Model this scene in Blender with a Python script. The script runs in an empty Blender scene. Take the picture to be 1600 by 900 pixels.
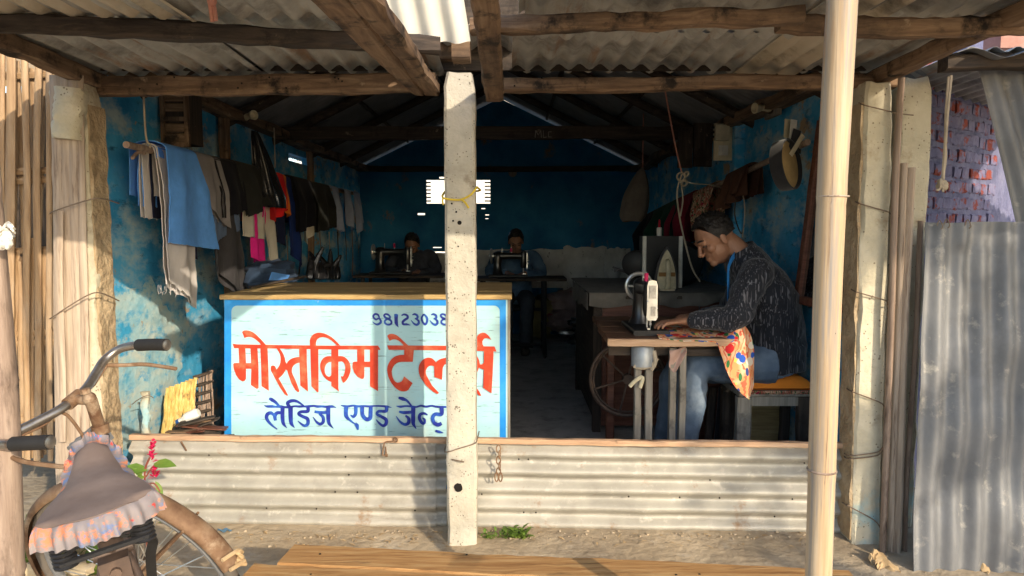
import bpy, bmesh, math, random
from mathutils import Vector, Matrix, noise
from mathutils.geometry import tessellate_polygon
random.seed(7)
R = math.radians
SC = bpy.context.scene
COL = SC.collection
V = Vector

# ------------------------------------------------------------------ camera, sun, sky, exposure
CAMZ, PITCH, FPX = 1.25, math.atan(92 / 1110), 1110.0
cam = bpy.data.cameras.new("camera")
cam.sensor_width = 36.0
cam.lens = FPX / 1600 * 36
cam.clip_start = 0.05
cam.clip_end = 1000
camo = bpy.data.objects.new("camera", cam)
camo.location = (0, 0, CAMZ)
camo.rotation_euler = (math.pi / 2 - PITCH, 0, 0)
COL.objects.link(camo)
SC.camera = camo

SUN_EL = R(22)
SUN_H = V((0.514, -0.857, 0)).normalized()          # horizontal direction towards the sun
world = bpy.data.worlds.new("World")
SC.world = world
world.use_nodes = True
wn = world.node_tree
sky = wn.nodes.new("ShaderNodeTexSky")
sky.sky_type = 'NISHITA'
sky.sun_disc = False
sky.sun_elevation = SUN_EL
sky.sun_rotation = math.atan2(SUN_H.x, SUN_H.y)
sky.dust_density = 1.0
wn.links.new(sky.outputs[0], wn.nodes["Background"].inputs[0])
wn.nodes["Background"].inputs[1].default_value = 0.15
sl = bpy.data.lights.new("sun", 'SUN')
sl.energy = 2.05
sl.angle = R(0.53)
sl.color = (1.0, 0.85, 0.64)
so = bpy.data.objects.new("sun", sl)
so.rotation_euler = V((-SUN_H.x * math.cos(SUN_EL), -SUN_H.y * math.cos(SUN_EL), -math.sin(SUN_EL))).to_track_quat('-Z', 'Y').to_euler()
so.location = (4, -6, 6)
COL.objects.link(so)
SC.view_settings.view_transform = 'Standard'
SC.view_settings.look = 'None'
SC.view_settings.exposure = 1.25
SC.view_settings.gamma = 1.0
SC.cycles.max_bounces = 10
SC.cycles.diffuse_bounces = 8

# ------------------------------------------------------------------ measuring helpers (photo pixel -> point at a known depth)
CT, ST = math.cos(PITCH), math.sin(PITCH)
def ray(px, py):
    u, v = (px - 800) / FPX, (py - 450) / FPX
    return V((u, CT - v * ST, -ST - v * CT))
def P(px, py, Y):
    d = ray(px, py); return V((0, 0, CAMZ)) + d * (Y / d.y)
def PX(px, py, X):
    d = ray(px, py); return V((0, 0, CAMZ)) + d * (X / d.x)
def PZ(px, py, z):
    d = ray(px, py); return V((0, 0, CAMZ)) + d * ((z - CAMZ) / d.z)
def nz(x, y, z, s=1.0):
    return noise.noise(V((x * s, y * s, z * s)))

# ------------------------------------------------------------------ mesh builder
WL = {}
class MB:
    def __init__(s): s.v = []; s.f = []; s.smooth = False
    def add(s, vs, fs):
        o = len(s.v); s.v += [V(p) for p in vs]; s.f += [tuple(i + o for i in f) for f in fs]; return s
    def box(s, x0, x1, y0, y1, z0, z1):
        return s.add([(x0,y0,z0),(x1,y0,z0),(x1,y1,z0),(x0,y1,z0),(x0,y0,z1),(x1,y0,z1),(x1,y1,z1),(x0,y1,z1)],
                     [(3,2,1,0),(4,5,6,7),(0,1,5,4),(1,2,6,5),(2,3,7,6),(3,0,4,7)])
    def obox(s, c, ax, ay, az):
        c, ax, ay, az = V(c), V(ax), V(ay), V(az)
        p = [c + sx*ax + sy*ay + sz*az for sz in (-1,1) for sx, sy in ((-1,-1),(1,-1),(1,1),(-1,1))]
        return s.add(p, [(3,2,1,0),(4,5,6,7),(0,1,5,4),(1,2,6,5),(2,3,7,6),(3,0,4,7)])
    def loft(s, rings, caps=True, closed=False):
        n = len(rings[0]); vs = [p for r in rings for p in r]; fs = []
        m = len(rings)
        for i in range(m if closed else m - 1):
            j = (i + 1) % m
            for k in range(n):
                fs.append((i*n+k, i*n+(k+1)%n, j*n+(k+1)%n, j*n+k))
        if caps and not closed:
            fs.append(tuple(range(n-1, -1, -1))); fs.append(tuple((m-1)*n+k for k in range(n)))
        return s.add(vs, fs)
    def tube(s, pts, r, n=8, caps=True, flat=1.0, up=(0,0,1), closed=False):
        pts = [V(p) for p in pts]; rings = []; prev = None
        for i, p in enumerate(pts):
            if closed: t = pts[(i+1) % len(pts)] - pts[i-1]
            else: t = pts[min(i+1, len(pts)-1)] - pts[max(i-1, 0)]
            t.normalize()
            if prev is None:
                a = V(up)
                if abs(a.dot(t)) > 0.95: a = V((1,0,0)) if abs(t.x) < .9 else V((0,1,0))
                a = (a - t * a.dot(t)).normalized()
            else:
                a = prev - t * prev.dot(t)
                a = a.normalized() if a.length > 1e-6 else V((1,0,0))
            prev = a; b = t.cross(a)
            rr = r[min(i, len(r)-1)] if isinstance(r, list) else r
            ra, rb = rr if isinstance(rr, tuple) else (rr * flat, rr)
            rings.append([p + a*(ra*math.cos(2*math.pi*k/n)) + b*(rb*math.sin(2*math.pi*k/n)) for k in range(n)])
        return s.loft(rings, caps, closed)
    def beam(s, p0, p1, w, h, up=(0,0,1), seg=8, jit=0.004, ch=0.006, seed=0, bow=0.0, w1=None):
        p0, p1 = V(p0), V(p1); t = (p1 - p0).normalized(); a = V(up); a = (a - t*a.dot(t)).normalized(); b = t.cross(a)
        rings = []
        for i in range(seg + 1):
            q = i / seg; c = p0.lerp(p1, q) + a * (bow * math.sin(math.pi*q)); W = (w + ((w1 or w)-w)*q)/2; H = h/2; k = ch
            base = [(-W+k,-H),(W-k,-H),(W,-H+k),(W,H-k),(W-k,H),(-W+k,H),(-W,H-k),(-W,-H+k)]
            dx = jit*nz(q*5+seed, seed*3.1, 1); dz = jit*nz(q*5+seed, seed*1.7, 9)
            rings.append([c + b*(x+dx+jit*.6*nz(i*.9, j, seed+.3)) + a*(y+dz+jit*.6*nz(i*.9, j, seed+5.3)) for j, (x, y) in enumerate(base)])
        return s.loft(rings)
    def grid(s, fn, nu, nv, th=0.0):
        pts = [[V(fn(i/nu, j/nv)) for j in range(nv+1)] for i in range(nu+1)]
        if not th:
            return s.add([p for r in pts for p in r], [(i*(nv+1)+j, (i+1)*(nv+1)+j, (i+1)*(nv+1)+j+1, i*(nv+1)+j+1) for i in range(nu) for j in range(nv)])
        N = (nu+1)*(nv+1); top = []; bot = []
        for i in range(nu+1):
            for j in range(nv+1):
                du = pts[min(i+1,nu)][j] - pts[max(i-1,0)][j]; dv = pts[i][min(j+1,nv)] - pts[i][max(j-1,0)]
                n = du.cross(dv); n = n.normalized() if n.length > 1e-9 else V((0,0,1))
                top.append(pts[i][j] + n*th/2); bot.append(pts[i][j] - n*th/2)
        I = lambda i, j: i*(nv+1)+j
        fs = []
        for i in range(nu):
            for j in range(nv):
                q = (I(i,j), I(i+1,j), I(i+1,j+1), I(i,j+1)); fs.append(q); fs.append(tuple(N+x for x in reversed(q)))
        for i in range(nu):
            fs.append((I(i+1,0), I(i,0), N+I(i,0), N+I(i+1,0))); fs.append((I(i,nv), I(i+1,nv), N+I(i+1,nv), N+I(i,nv)))
        for j in range(nv):
            fs.append((I(0,j), I(0,j+1), N+I(0,j+1), N+I(0,j))); fs.append((I(nu,j+1), I(nu,j), N+I(nu,j), N+I(nu,j+1)))
        return s.add(top + bot, fs)
    def lathe(s, prof, c, axis=(0,0,1), n=16):
        c = V(c); t = V(axis).normalized(); a = V((1,0,0)) if abs(t.x) < .9 else V((0,1,0)); a = (a - t*a.dot(t)).normalized(); b = t.cross(a)
        rings = [[c + t*z + a*(r*math.cos(2*math.pi*k/n)) + b*(r*math.sin(2*math.pi*k/n)) for k in range(n)] for r, z in prof]
        return s.loft(rings)
    def torus(s, c, axis, Rr, r, n=40, m=8):
        c = V(c); t = V(axis).normalized(); a = V((1,0,0)) if abs(t.x) < .9 else V((0,1,0)); a = (a - t*a.dot(t)).normalized(); b = t.cross(a)
        rings = []
        for i in range(n):
            A = 2*math.pi*i/n; d = a*math.cos(A) + b*math.sin(A)
            rings.append([c + d*(Rr + r*math.cos(2*math.pi*k/m)) + t*(r*math.sin(2*math.pi*k/m)) for k in range(m)])
        return s.loft(rings, False, True)
    def ball(s, c, rx, ry=None, rz=None, n=12, m=8, rot=None):
        ry = ry or rx; rz = rz or rx; c = V(c); rings = []
        for i in range(m+1):
            A = math.pi*(i+.001)/(m+.002)
            ring = []
            for k in range(n):
                p = V((rx*math.sin(A)*math.cos(2*math.pi*k/n), ry*math.sin(A)*math.sin(2*math.pi*k/n), rz*math.cos(A)))
                if rot is not None: p = rot @ p
                ring.append(c + p)
            rings.append(ring)
        return s.loft(rings)
    def poly(s, pts, d=None):
        pts = [V(p) for p in pts]; tri = tessellate_polygon([pts])
        s.add(pts, [tuple(t) for t in tri])
        if d is not None:
            n = len(pts); s.add(pts + [p + V(d) for p in pts], [(i, (i+1)%n, n+(i+1)%n, n+i) for i in range(n)])
            s.add([p + V(d) for p in pts], [tuple(reversed(t)) for t in tri])
        return s
    def mesh(s, name, off=(0,0,0)):
        me = bpy.data.meshes.new(name); o = V(off)
        me.from_pydata([p - o for p in s.v], [], s.f)
        bm = bmesh.new(); bm.from_mesh(me); bmesh.ops.recalc_face_normals(bm, faces=bm.faces); bm.to_mesh(me); bm.free()
        return me
    def build(s, name, mat, parent=None, smooth=False, loc=None):
        off = WL.get(parent, V((0,0,0))) if parent else V(loc or (0,0,0))
        me = s.mesh(name, off)
        for m in (mat if isinstance(mat, (list, tuple)) else [mat]): me.materials.append(m)
        if smooth:
            me.polygons.foreach_set("use_smooth", [True]*len(me.polygons))
            me.set_sharp_from_angle(angle=R(40) if smooth is True else R(smooth))
        ob = bpy.data.objects.new(name, me); COL.objects.link(ob)
        if parent: ob.parent = parent; WL[ob] = off.copy()
        else: ob.location = off; WL[ob] = off.copy()
        return ob

def tag(o, label=None, cat=None, group=None, kind=None):
    if label: o['label'] = label
    if cat: o['category'] = cat
    if group: o['group'] = group
    if kind: o['kind'] = kind
    return o
def thing(name, label, cat, loc=(0,0,0), group=None):
    o = bpy.data.objects.new(name, None); o.empty_display_size = 0.05; COL.objects.link(o)
    o.location = loc; WL[o] = V(loc); return tag(o, label, cat, group)

def catmull(pts, n=6):
    pts = [V(p) for p in pts]; out = []
    for i in range(len(pts)-1):
        p0 = pts[max(i-1,0)]; p1 = pts[i]; p2 = pts[i+1]; p3 = pts[min(i+2,len(pts)-1)]
        for k in range(n):
            t = k/n
            out.append(0.5*((2*p1) + (p2-p0)*t + (2*p0-5*p1+4*p2-p3)*t*t + (3*p1-p0-3*p2+p3)*t*t*t))
    out.append(pts[-1]); return out
def lerpl(l, n):
    out = []
    for i in range(n):
        q = i/(n-1)*(len(l)-1); k = min(int(q), len(l)-2); out.append(l[k] + (l[k+1]-l[k])*(q-k))
    return out

# ------------------------------------------------------------------ materials
def srgb(r, g, b):
    f = lambda c: (c/255/12.92) if c/255 <= .04045 else ((c/255+.055)/1.055)**2.4
    return (f(r), f(g), f(b), 1)
def pm(name, cols, scale=6, stretch=(1,1,1), rough=.8, bump=.2, bscale=40, bdist=.004, metal=0, dirt=None, speck=None, detail=7, spec=.3, dist=0.0, sheen=0, pos=False):
    m = bpy.data.materials.new(name); m.use_nodes = True; nt = m.node_tree; N = nt.nodes; L = nt.links
    b = N["Principled BSDF"]; b.inputs["Roughness"].default_value = rough; b.inputs["Metallic"].default_value = metal
    b.inputs["Specular IOR Level"].default_value = spec
    tc = N.new("ShaderNodeTexCoord"); mp = N.new("ShaderNodeMapping"); mp.inputs["Scale"].default_value = stretch
    L.new(tc.outputs["Object"], mp.inputs[0])
    if pos:
        class _T: pass
        ge = N.new("ShaderNodeNewGeometry"); L.new(ge.outputs["Position"], mp.inputs[0])
        t_ = _T(); t_.outputs = {"Object": ge.outputs["Position"]}; tc = t_
    n1 = N.new("ShaderNodeTexNoise"); n1.inputs["Scale"].default_value = scale; n1.inputs["Detail"].default_value = detail
    n1.inputs["Roughness"].default_value = .62; n1.inputs["Distortion"].default_value = dist
    L.new(mp.outputs[0], n1.inputs["Vector"])
    rp = N.new("ShaderNodeValToRGB"); el = rp.color_ramp.elements
    k = len(cols)
    for i, c in enumerate(cols):
        c = tuple(c) + ((1,) if len(c) == 3 else ())
        pos = .3 + .4*i/max(k-1, 1)
        if i < 2: el[i].position = pos; el[i].color = c
        else: e = el.new(pos); e.color = c
    if k == 1: el[1].position = .7; el[1].color = tuple(cols[0]) + ((1,) if len(cols[0]) == 3 else ())
    L.new(n1.outputs["Fac"], rp.inputs[0]); out = rp.outputs[0]
    def mix(a, colour, fac):
        mx = N.new("ShaderNodeMix"); mx.data_type = 'RGBA'; L.new(fac, mx.inputs[0]); L.new(a, mx.inputs[6])
        mx.inputs[7].default_value = tuple(colour) + ((1,) if len(colour) == 3 else ()); return mx.outputs[2]
    for d in (dirt or []):
        colour, ds, lo, hi = d[:4]; st = d[4] if len(d) > 4 else (1,1,1)
        m2 = N.new("ShaderNodeMapping"); m2.inputs["Scale"].default_value = st; L.new(tc.outputs["Object"], m2.inputs[0])
        m2.inputs["Location"].default_value = (ds*.37, 3.1, 1.7)
        n2 = N.new("ShaderNodeTexNoise"); n2.inputs["Scale"].default_value = ds; n2.inputs["Detail"].default_value = d[5] if len(d) > 5 else 8; n2.inputs["Roughness"].default_value = .68
        L.new(m2.outputs[0], n2.inputs["Vector"])
        mr = N.new("ShaderNodeMapRange"); mr.inputs[1].default_value = lo; mr.inputs[2].default_value = hi
        L.new(n2.outputs["Fac"], mr.inputs[0]); out = mix(out, colour, mr.outputs[0])
    if speck:
        colour, vs, th = speck
        vo = N.new("ShaderNodeTexVoronoi"); vo.inputs["Scale"].default_value = vs; L.new(tc.outputs["Object"], vo.inputs["Vector"])
        n4 = N.new("ShaderNodeTexNoise"); n4.inputs["Scale"].default_value = vs*.25; L.new(tc.outputs["Object"], n4.inputs["Vector"])
        ad = N.new("ShaderNodeMath"); ad.operation = 'MULTIPLY_ADD'; L.new(n4.outputs["Fac"], ad.inputs[0]); ad.inputs[1].default_value = .9
        L.new(vo.outputs["Distance"], ad.inputs[2])
        mr = N.new("ShaderNodeMapRange"); mr.inputs[1].default_value = th+.06; mr.inputs[2].default_value = th; mr.inputs[3].default_value = 0; mr.inputs[4].default_value = .8
        L.new(ad.outputs[0], mr.inputs[0]); out = mix(out, colour, mr.outputs[0])
    L.new(out, b.inputs["Base Color"])
    if bump:
        n3 = N.new("ShaderNodeTexNoise"); n3.inputs["Scale"].default_value = bscale; n3.inputs["Detail"].default_value = 6
        L.new(mp.outputs[0], n3.inputs["Vector"])
        bp = N.new("ShaderNodeBump"); bp.inputs["Strength"].default_value = min(1, bump); bp.inputs["Distance"].default_value = bdist
        L.new(n3.outputs["Fac"], bp.inputs["Height"]); L.new(bp.outputs[0], b.inputs["Normal"])
    if sheen: b.inputs["Sheen Weight"].default_value = sheen
    return m

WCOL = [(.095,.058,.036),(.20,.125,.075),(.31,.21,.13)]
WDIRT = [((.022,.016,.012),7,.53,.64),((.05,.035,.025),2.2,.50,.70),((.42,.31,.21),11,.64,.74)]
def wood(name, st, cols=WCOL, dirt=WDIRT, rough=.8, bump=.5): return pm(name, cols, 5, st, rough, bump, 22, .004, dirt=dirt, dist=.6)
GX, GY, GZ = (.6,9,9), (9,.6,9), (9,9,.6)
M = {}
M['wood_x'] = wood('weathered_wood_x', GX); M['wood_y'] = wood('weathered_wood_y', GY); M['wood_z'] = wood('weathered_wood_z', GZ)
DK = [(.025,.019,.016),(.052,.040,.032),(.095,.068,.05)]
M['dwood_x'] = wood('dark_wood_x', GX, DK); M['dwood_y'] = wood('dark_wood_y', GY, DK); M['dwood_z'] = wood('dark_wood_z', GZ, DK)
M['batten'] = wood('pink_wood', GX, [(.36,.22,.14),(.5,.32,.2),(.6,.43,.3)], [((.12,.07,.05),14,.6,.72)])
M['plank'] = wood('bench_wood', (.9,14,14), [(.26,.12,.04),(.43,.23,.085),(.55,.35,.155)], [((.09,.05,.025),5,.56,.74,(1,6,6))])
M['ctop'] = wood('counter_wood', (1,10,10), [(.30,.19,.08),(.46,.31,.13),(.54,.40,.19)], [((.12,.07,.04),7,.6,.75)])
M['redwood'] = wood('reddish_wood', GX, [(.075,.028,.018),(.13,.05,.032),(.19,.085,.055)], [((.025,.013,.01),6,.55,.7)], .5)
BAM = [(.24,.145,.075),(.36,.235,.13),(.47,.33,.20)]
M['bamboo'] = pm('dry_bamboo', BAM, 5, (10,10,.9), .55, .35, 20, .003, dirt=[((.19,.12,.07),4,.58,.72,(3,3,.8)),((.4,.32,.24),3,.5,.75,(2,2,.5))])
M['bamboo_h'] = pm('dry_bamboo_flat', BAM, 5, (.9,10,10), .55, .35, 20, .003, dirt=[((.19,.12,.07),4,.58,.72,(.8,3,3))])
M['bamboo_pole'] = pm('pale_bamboo', [(.36,.245,.14),(.48,.35,.215),(.55,.43,.29)], 4, (16,16,.7), .45, .2, 20, .002, dirt=[((.36,.17,.055),2.5,.54,.72,(6,6,.9)),((.26,.235,.215),6,.47,.66,(14,14,.4)),((.20,.13,.08),9,.60,.72,(20,20,.25))])
M['bamboo_old'] = pm('grey_bamboo', [(.28,.215,.165),(.41,.325,.25),(.52,.425,.335)], 5, (12,12,.6), .7, .4, 22, .003, dirt=[((.12,.075,.05),6,.55,.7,(8,8,.5))])
M['bamboo_grey'] = pm('dark_old_bamboo', [(.20,.14,.105),(.30,.22,.17),(.39,.30,.235)], 5, (12,12,.8), .7, .4, 22, .003, dirt=[((.09,.06,.045),6,.5,.7,(4,4,1))])  # older bamboo in a darker, browner tone
M['conc'] = pm('precast_concrete', [(.36,.33,.27),(.46,.43,.36),(.55,.51,.43)], 9, (1,1,1), .9, .7, 60, .006, dirt=[((.56,.5,.39),3,.5,.7),((.22,.18,.13),5,.63,.75)], speck=((.10,.085,.065),85,.56))
M['conc_cream'] = pm('limewashed_concrete', [(.44,.40,.30),(.54,.49,.37),(.62,.57,.45)], 7, (1,1,1), .9, .7, 45, .008, dirt=[((.30,.22,.14),4,.56,.7),((.30,.47,.50),2.4,.58,.68)], speck=((.17,.13,.09),60,.52))
M['mudside'] = pm('rough_mud_render', [(.28,.20,.12),(.41,.31,.195),(.5,.39,.26)], 9, (1,1,1), .95, 1, 30, .02)
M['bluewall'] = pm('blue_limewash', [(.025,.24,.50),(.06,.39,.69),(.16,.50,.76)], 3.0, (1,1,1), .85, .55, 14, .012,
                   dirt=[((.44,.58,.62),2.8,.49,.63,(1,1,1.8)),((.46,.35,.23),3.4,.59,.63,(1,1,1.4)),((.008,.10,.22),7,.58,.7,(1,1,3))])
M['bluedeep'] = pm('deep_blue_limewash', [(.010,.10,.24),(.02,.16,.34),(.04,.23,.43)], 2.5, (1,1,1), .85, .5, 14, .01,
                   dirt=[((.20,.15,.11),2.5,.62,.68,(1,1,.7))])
M['galv'] = pm('old_galvanised_sheet', [(.28,.265,.23),(.39,.37,.32),(.48,.455,.40)], 4, (1,1,1), .5, .15, 50, .002, metal=.12, spec=.4,
               dirt=[((.25,.23,.19),3,.55,.75),((.52,.49,.43),22,.57,.68),((.30,.19,.11),7,.60,.70),((.22,.19,.15),3,.56,.7,(.3,1,6))])
M['galv_grey'] = pm('blue_grey_sheet', [(.115,.12,.13),(.175,.18,.19),(.24,.24,.245)], 5, (1,1,.5), .5, .3, 40, .003, metal=.15, spec=.4,
               dirt=[((.14,.14,.145),5,.52,.7),((.38,.36,.32),11,.58,.72),((.24,.16,.1),6,.66,.75)])
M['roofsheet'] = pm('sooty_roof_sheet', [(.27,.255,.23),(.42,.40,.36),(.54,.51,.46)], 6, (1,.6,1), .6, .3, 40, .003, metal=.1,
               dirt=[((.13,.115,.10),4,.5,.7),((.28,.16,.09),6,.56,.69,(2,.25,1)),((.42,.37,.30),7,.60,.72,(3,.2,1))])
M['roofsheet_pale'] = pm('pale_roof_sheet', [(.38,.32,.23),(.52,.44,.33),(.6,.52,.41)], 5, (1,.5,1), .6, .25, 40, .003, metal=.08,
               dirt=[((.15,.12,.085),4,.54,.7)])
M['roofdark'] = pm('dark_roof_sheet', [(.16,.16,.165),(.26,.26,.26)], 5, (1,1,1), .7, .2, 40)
M['white_sheet'] = pm('white_sheet', [(.68,.66,.6),(.78,.76,.7)], 6, (1,1,1), .5, .2, 30, .002)
M['ground'] = pm('dusty_earth', [(.33,.255,.17),(.44,.35,.24),(.52,.43,.315)], 3, (1,1,1), .95, .8, 26, .012, dirt=[((.20,.16,.12),1.4,.5,.7),((.46,.39,.30),9,.56,.7)], speck=((.12,.09,.06),55,.30))
M['floor'] = pm('worn_cement_floor', [(.34,.335,.325),(.45,.44,.425),(.52,.51,.49)], 4, (1,1,1), .8, .6, 18, .008, dirt=[((.22,.21,.20),7,.5,.7)])
M['brick'] = pm('painted_brick', [(.135,.13,.235),(.19,.185,.31),(.24,.23,.35)], 12, (1,1,1), .9, .8, 50, .006, dirt=[((.27,.065,.05),11,.53,.58)], pos=True)
M['mortar'] = pm('purple_mortar', [(.12,.125,.22),(.17,.175,.29),(.22,.22,.33)], 9, (1,1,1), .95, .8, 40, .01, dirt=[((.08,.085,.16),6,.5,.7)])
M['pinkplaster'] = pm('pink_brick_plaster', [(.36,.18,.14),(.46,.25,.2),(.52,.33,.28)], 10, (1,1,1), .9, .5, 40)
def flat(name, c, rough=.6, metal=0, var=.25, scale=12, bump=.1, **k):
    return pm(name, [tuple(x*(1-var) for x in c), c, tuple(min(1, x*(1+var)) for x in c)], scale, (1,1,1), rough, bump, 60, .002, metal, **k)
M['signpanel'] = pm('pale_blue_sign_paint', [(.33,.57,.645),(.39,.64,.70),(.44,.685,.735)], 3, (1,1,2), .6, .15, 60, .001, dirt=[((.45,.60,.58),2.2,.50,.68),((.16,.26,.29),9,.61,.68,(1,1,14),4),((.20,.30,.32),26,.66,.70),((.28,.42,.46),5,.62,.78,(1,1,9)),((.33,.36,.33),7,.70,.76,(1,1,12))])
M['signblue'] = pm('bright_blue_border_paint', [(.01,.19,.62),(.02,.27,.74),(.05,.36,.82)], 6, (1,1,1), .5, .1, 60, .001, dirt=[((.35,.55,.8),14,.66,.74)])
M['signred'] = pm('red_sign_paint', [(.46,.036,.016),(.57,.055,.022),(.68,.16,.08)], 16, (1,1,1), .5, .05, 60, .001)
M['signnavy'] = pm('navy_sign_paint', [(.012,.018,.20),(.02,.035,.30),(.03,.14,.55)], 16, (1,1,1), .5, .05, 60, .001)
M['white'] = flat('off_white_paint', (.72,.70,.64), .6)
M['cream'] = flat('cream_plastic', (.62,.55,.38), .5)
M['black'] = flat('black_paint', (.018,.018,.02), .45)
M['blackfab'] = flat('black_cloth', (.022,.022,.026), .9, var=.4, sheen=.3)
M['darkgrey'] = flat('dark_grey_metal', (.06,.06,.065), .5, .4)
M['grey'] = pm('grey_worn_wood', [(.17,.15,.125),(.25,.225,.19),(.33,.30,.26)], 6, GZ, .75, .4, 24, .003, dirt=[((.07,.06,.05),6,.56,.7)])
M['chrome'] = pm('tarnished_chrome', [(.17,.145,.125),(.29,.26,.23),(.40,.37,.34)], 14, (1,1,1), .3, .1, 50, .001, metal=.85, dirt=[((.22,.10,.045),16,.56,.66)])
M['silver'] = flat('polished_steel', (.62,.62,.60), .3, .8)
M['rust'] = pm('rusted_steel', [(.12,.062,.036),(.21,.125,.072),(.31,.215,.14)], 14, (1,1,1), .7, .35, 60, .002, metal=.2, dirt=[((.13,.065,.035),9,.55,.68),((.46,.36,.25),7,.56,.7)])
M['frame'] = pm('grimy_bike_frame', [(.045,.032,.028),(.085,.06,.05),(.15,.10,.075)], 14, (1,1,1), .55, .3, 60, .002, metal=.3)
M['rubber'] = flat('black_rubber', (.022,.021,.021), .6)
M['tyre'] = flat('dusty_tyre', (.14,.12,.10), .85)
M['hole'] = flat('dark_hole', (.012,.01,.008), .9)
M['wire'] = flat('rusty_wire', (.20,.15,.11), .6, .3)
M['yellow'] = flat('yellow_twine', (.62,.46,.05), .7)
M['rope'] = flat('pale_rope', (.40,.34,.26), .9)
M['rope_pink'] = flat('pink_cord', (.44,.20,.15), .9)
M['leaf'] = pm('green_leaf', [(.06,.12,.018),(.12,.20,.03),(.22,.27,.05)], 9, (1,1,1), .55, .1)
M['leafdark'] = pm('dark_leaf', [(.03,.06,.015),(.06,.095,.025)], 5, (1,1,1), .6, .1)
M['petal'] = flat('magenta_petal', (.62,.02,.10), .6)
M['stem'] = flat('reddish_stem', (.22,.06,.04), .7)
M['dry'] = pm('dry_leaf', [(.30,.19,.09),(.44,.31,.17),(.55,.42,.26)], 10, (1,1,1), .85, .3)
M['stone'] = pm('pale_clod', [(.36,.27,.16),(.5,.39,.24),(.58,.48,.33)], 12, (1,1,1), .95, .6)
M['straw'] = pm('yellow_straw', [(.46,.30,.08),(.62,.44,.14),(.72,.57,.26)], 5, (14,14,1.2), .8, .6, 20, .006, dirt=[((.25,.16,.06),8,.56,.66,(5,5,1))])

# =================================================================== ground, floor
def fade(a, b, x): t = min(1, max(0, (x-a)/(b-a))); return t*t*(3-2*t)
def gz(x, y):
    z = -.08*(1-fade(1.55, 2.15, y)) if y < 2.3 else 0
    if abs(x) < 6 and -1 < y < 2.78: z += .010*nz(x, y, 0, 4) + .004*nz(x, y, 3, 14) - .006
    return z
def axis(lo, hi, f0, f1, st):
    a = [f0 + i*(f1-f0)/round((f1-f0)/st) for i in range(round((f1-f0)/st)+1)]; k = st; x = f0
    l = []
    while x > lo: k *= 1.5; x -= k; l.append(max(x, lo))
    x = f1; k = st; r = []
    while x < hi: k *= 1.5; x += k; r.append(min(x, hi))
    return l[::-1] + a + r
xs, ys = axis(-300, 300, -3, 3, .06), axis(-300, 300, .4, 3.1, .05)
g = MB(); ny = len(ys)
g.add([(x, y, gz(x, y)) for x in xs for y in ys], [(i*ny+j, (i+1)*ny+j, (i+1)*ny+j+1, i*ny+j+1) for i in range(len(xs)-1) for j in range(ny-1)])
tag(g.build('ground', M['ground'], smooth=True), kind='structure')
fl = MB().grid(lambda u, v: (-1.80+3.5*u, 3.0+5.4*v, .012 + .006*nz(u*3.5, v*5.4, 2, 3)), 24, 40)
tag(fl.build('floor', M['floor'], smooth=True), kind='structure')

# =================================================================== corrugated sheet
def corr(mb, o, U, Vv, pitch=.076, amp=.009, sw=8, sv=8, th=.0015, dent=.004, seed=0, ragged=0.0, phase=0):
    """U: vector across the waves, Vv: vector along them, o: corner"""
    o, U, Vv = V(o), V(U), V(Vv); N = U.cross(Vv).normalized(); L = U.length; nu = max(6, round(L/pitch*sw))
    def fn(u, v):
        w = amp*math.sin(2*math.pi*u*L/pitch + phase); p = o + U*u + Vv*v
        d = dent*(nz(p.x, p.y, p.z+seed, 3.5) + .5*nz(p.x, p.y, p.z+seed, 11))
        vv = v
        if ragged and v > .97: p = p + Vv.normalized()*(ragged*nz(u*L*6, seed, 4))
        return p + N*(w + d)
    mb.grid(fn, nu, sv, th); return mb

# =================================================================== posts
def post(name, label, x0, x1, y0, y1, z1, mat, seed, lean=(0,0), rough=.006, z0=-.05, cat='pillar'):
    t = thing(name, label, cat, ((x0+x1)/2, (y0+y1)/2, 0))
    rings = []; n = 34
    for i in range(n+1):
        q = i/n; z = z0 + (z1-z0)*q; dx, dy = lean[0]*q, lean[1]*q; k = .010
        X0, X1, Y0, Y1 = x0+dx, x1+dx, y0+dy, y1+dy
        base = [(X0+k,Y0),((X0+X1)/2,Y0),(X1-k,Y0),(X1,Y0+k),(X1,(Y0+Y1)/2),(X1,Y1-k),(X1-k,Y1),(X0+k,Y1),(X0,Y1-k),(X0,(Y0+Y1)/2),(X0,Y0+k)]
        tp = .012 if q > .985 else 0
        rings.append([V((x + (tp if x < (X0+X1)/2 else -tp) + rough*nz(x*9, z*9, seed) + rough*.6*nz(x*20+j, z*26, seed+4), y + (tp if y < (Y0+Y1)/2 else -tp)*.5 + rough*nz(y*9+j, z*9, seed+2), z + (.02*nz(x*9, y*9, seed) if q > .97 else 0))) for j, (x, y) in enumerate(base)])
    MB().loft(rings).build('shaft', mat, t, smooth=35)
    return t
pc0, pc1 = P(696, 500, 2.735), P(743, 500, 2.735)
cp = post('concrete_pillar', 'square pale concrete pillar in the middle, tied with yellow string', pc0.x, pc1.x, 2.735, 2.853, P(718, 108, 2.735).z, M['conc'], 1, rough=.004)
h = MB()
for (x, y, r) in ((718,348,.0085),(706,318,.004),(713,331,.004),(708,345,.004),(716,385,.003)):
    c = P(x, y, 2.7335); h.lathe([(r*.6,.004),(r,.0008),(r*.9,-.001)], c + V((0,.001,0)), (0,-1,0), 10)
tag(h.build('bolt_holes', M['hole'], cp), kind='stuff')
st = MB(); c = P(716, 762, 2.731); st.poly([c + V((.016*math.cos(a)*(1+.35*nz(a,1,2,2)), 0, .018*math.sin(a)*(1+.35*nz(a,5,2,2)))) for a in [i*2*math.pi/14 for i in range(14)]], (0,.004,0)); st.build('tar_stain', M['hole'], cp)
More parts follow.
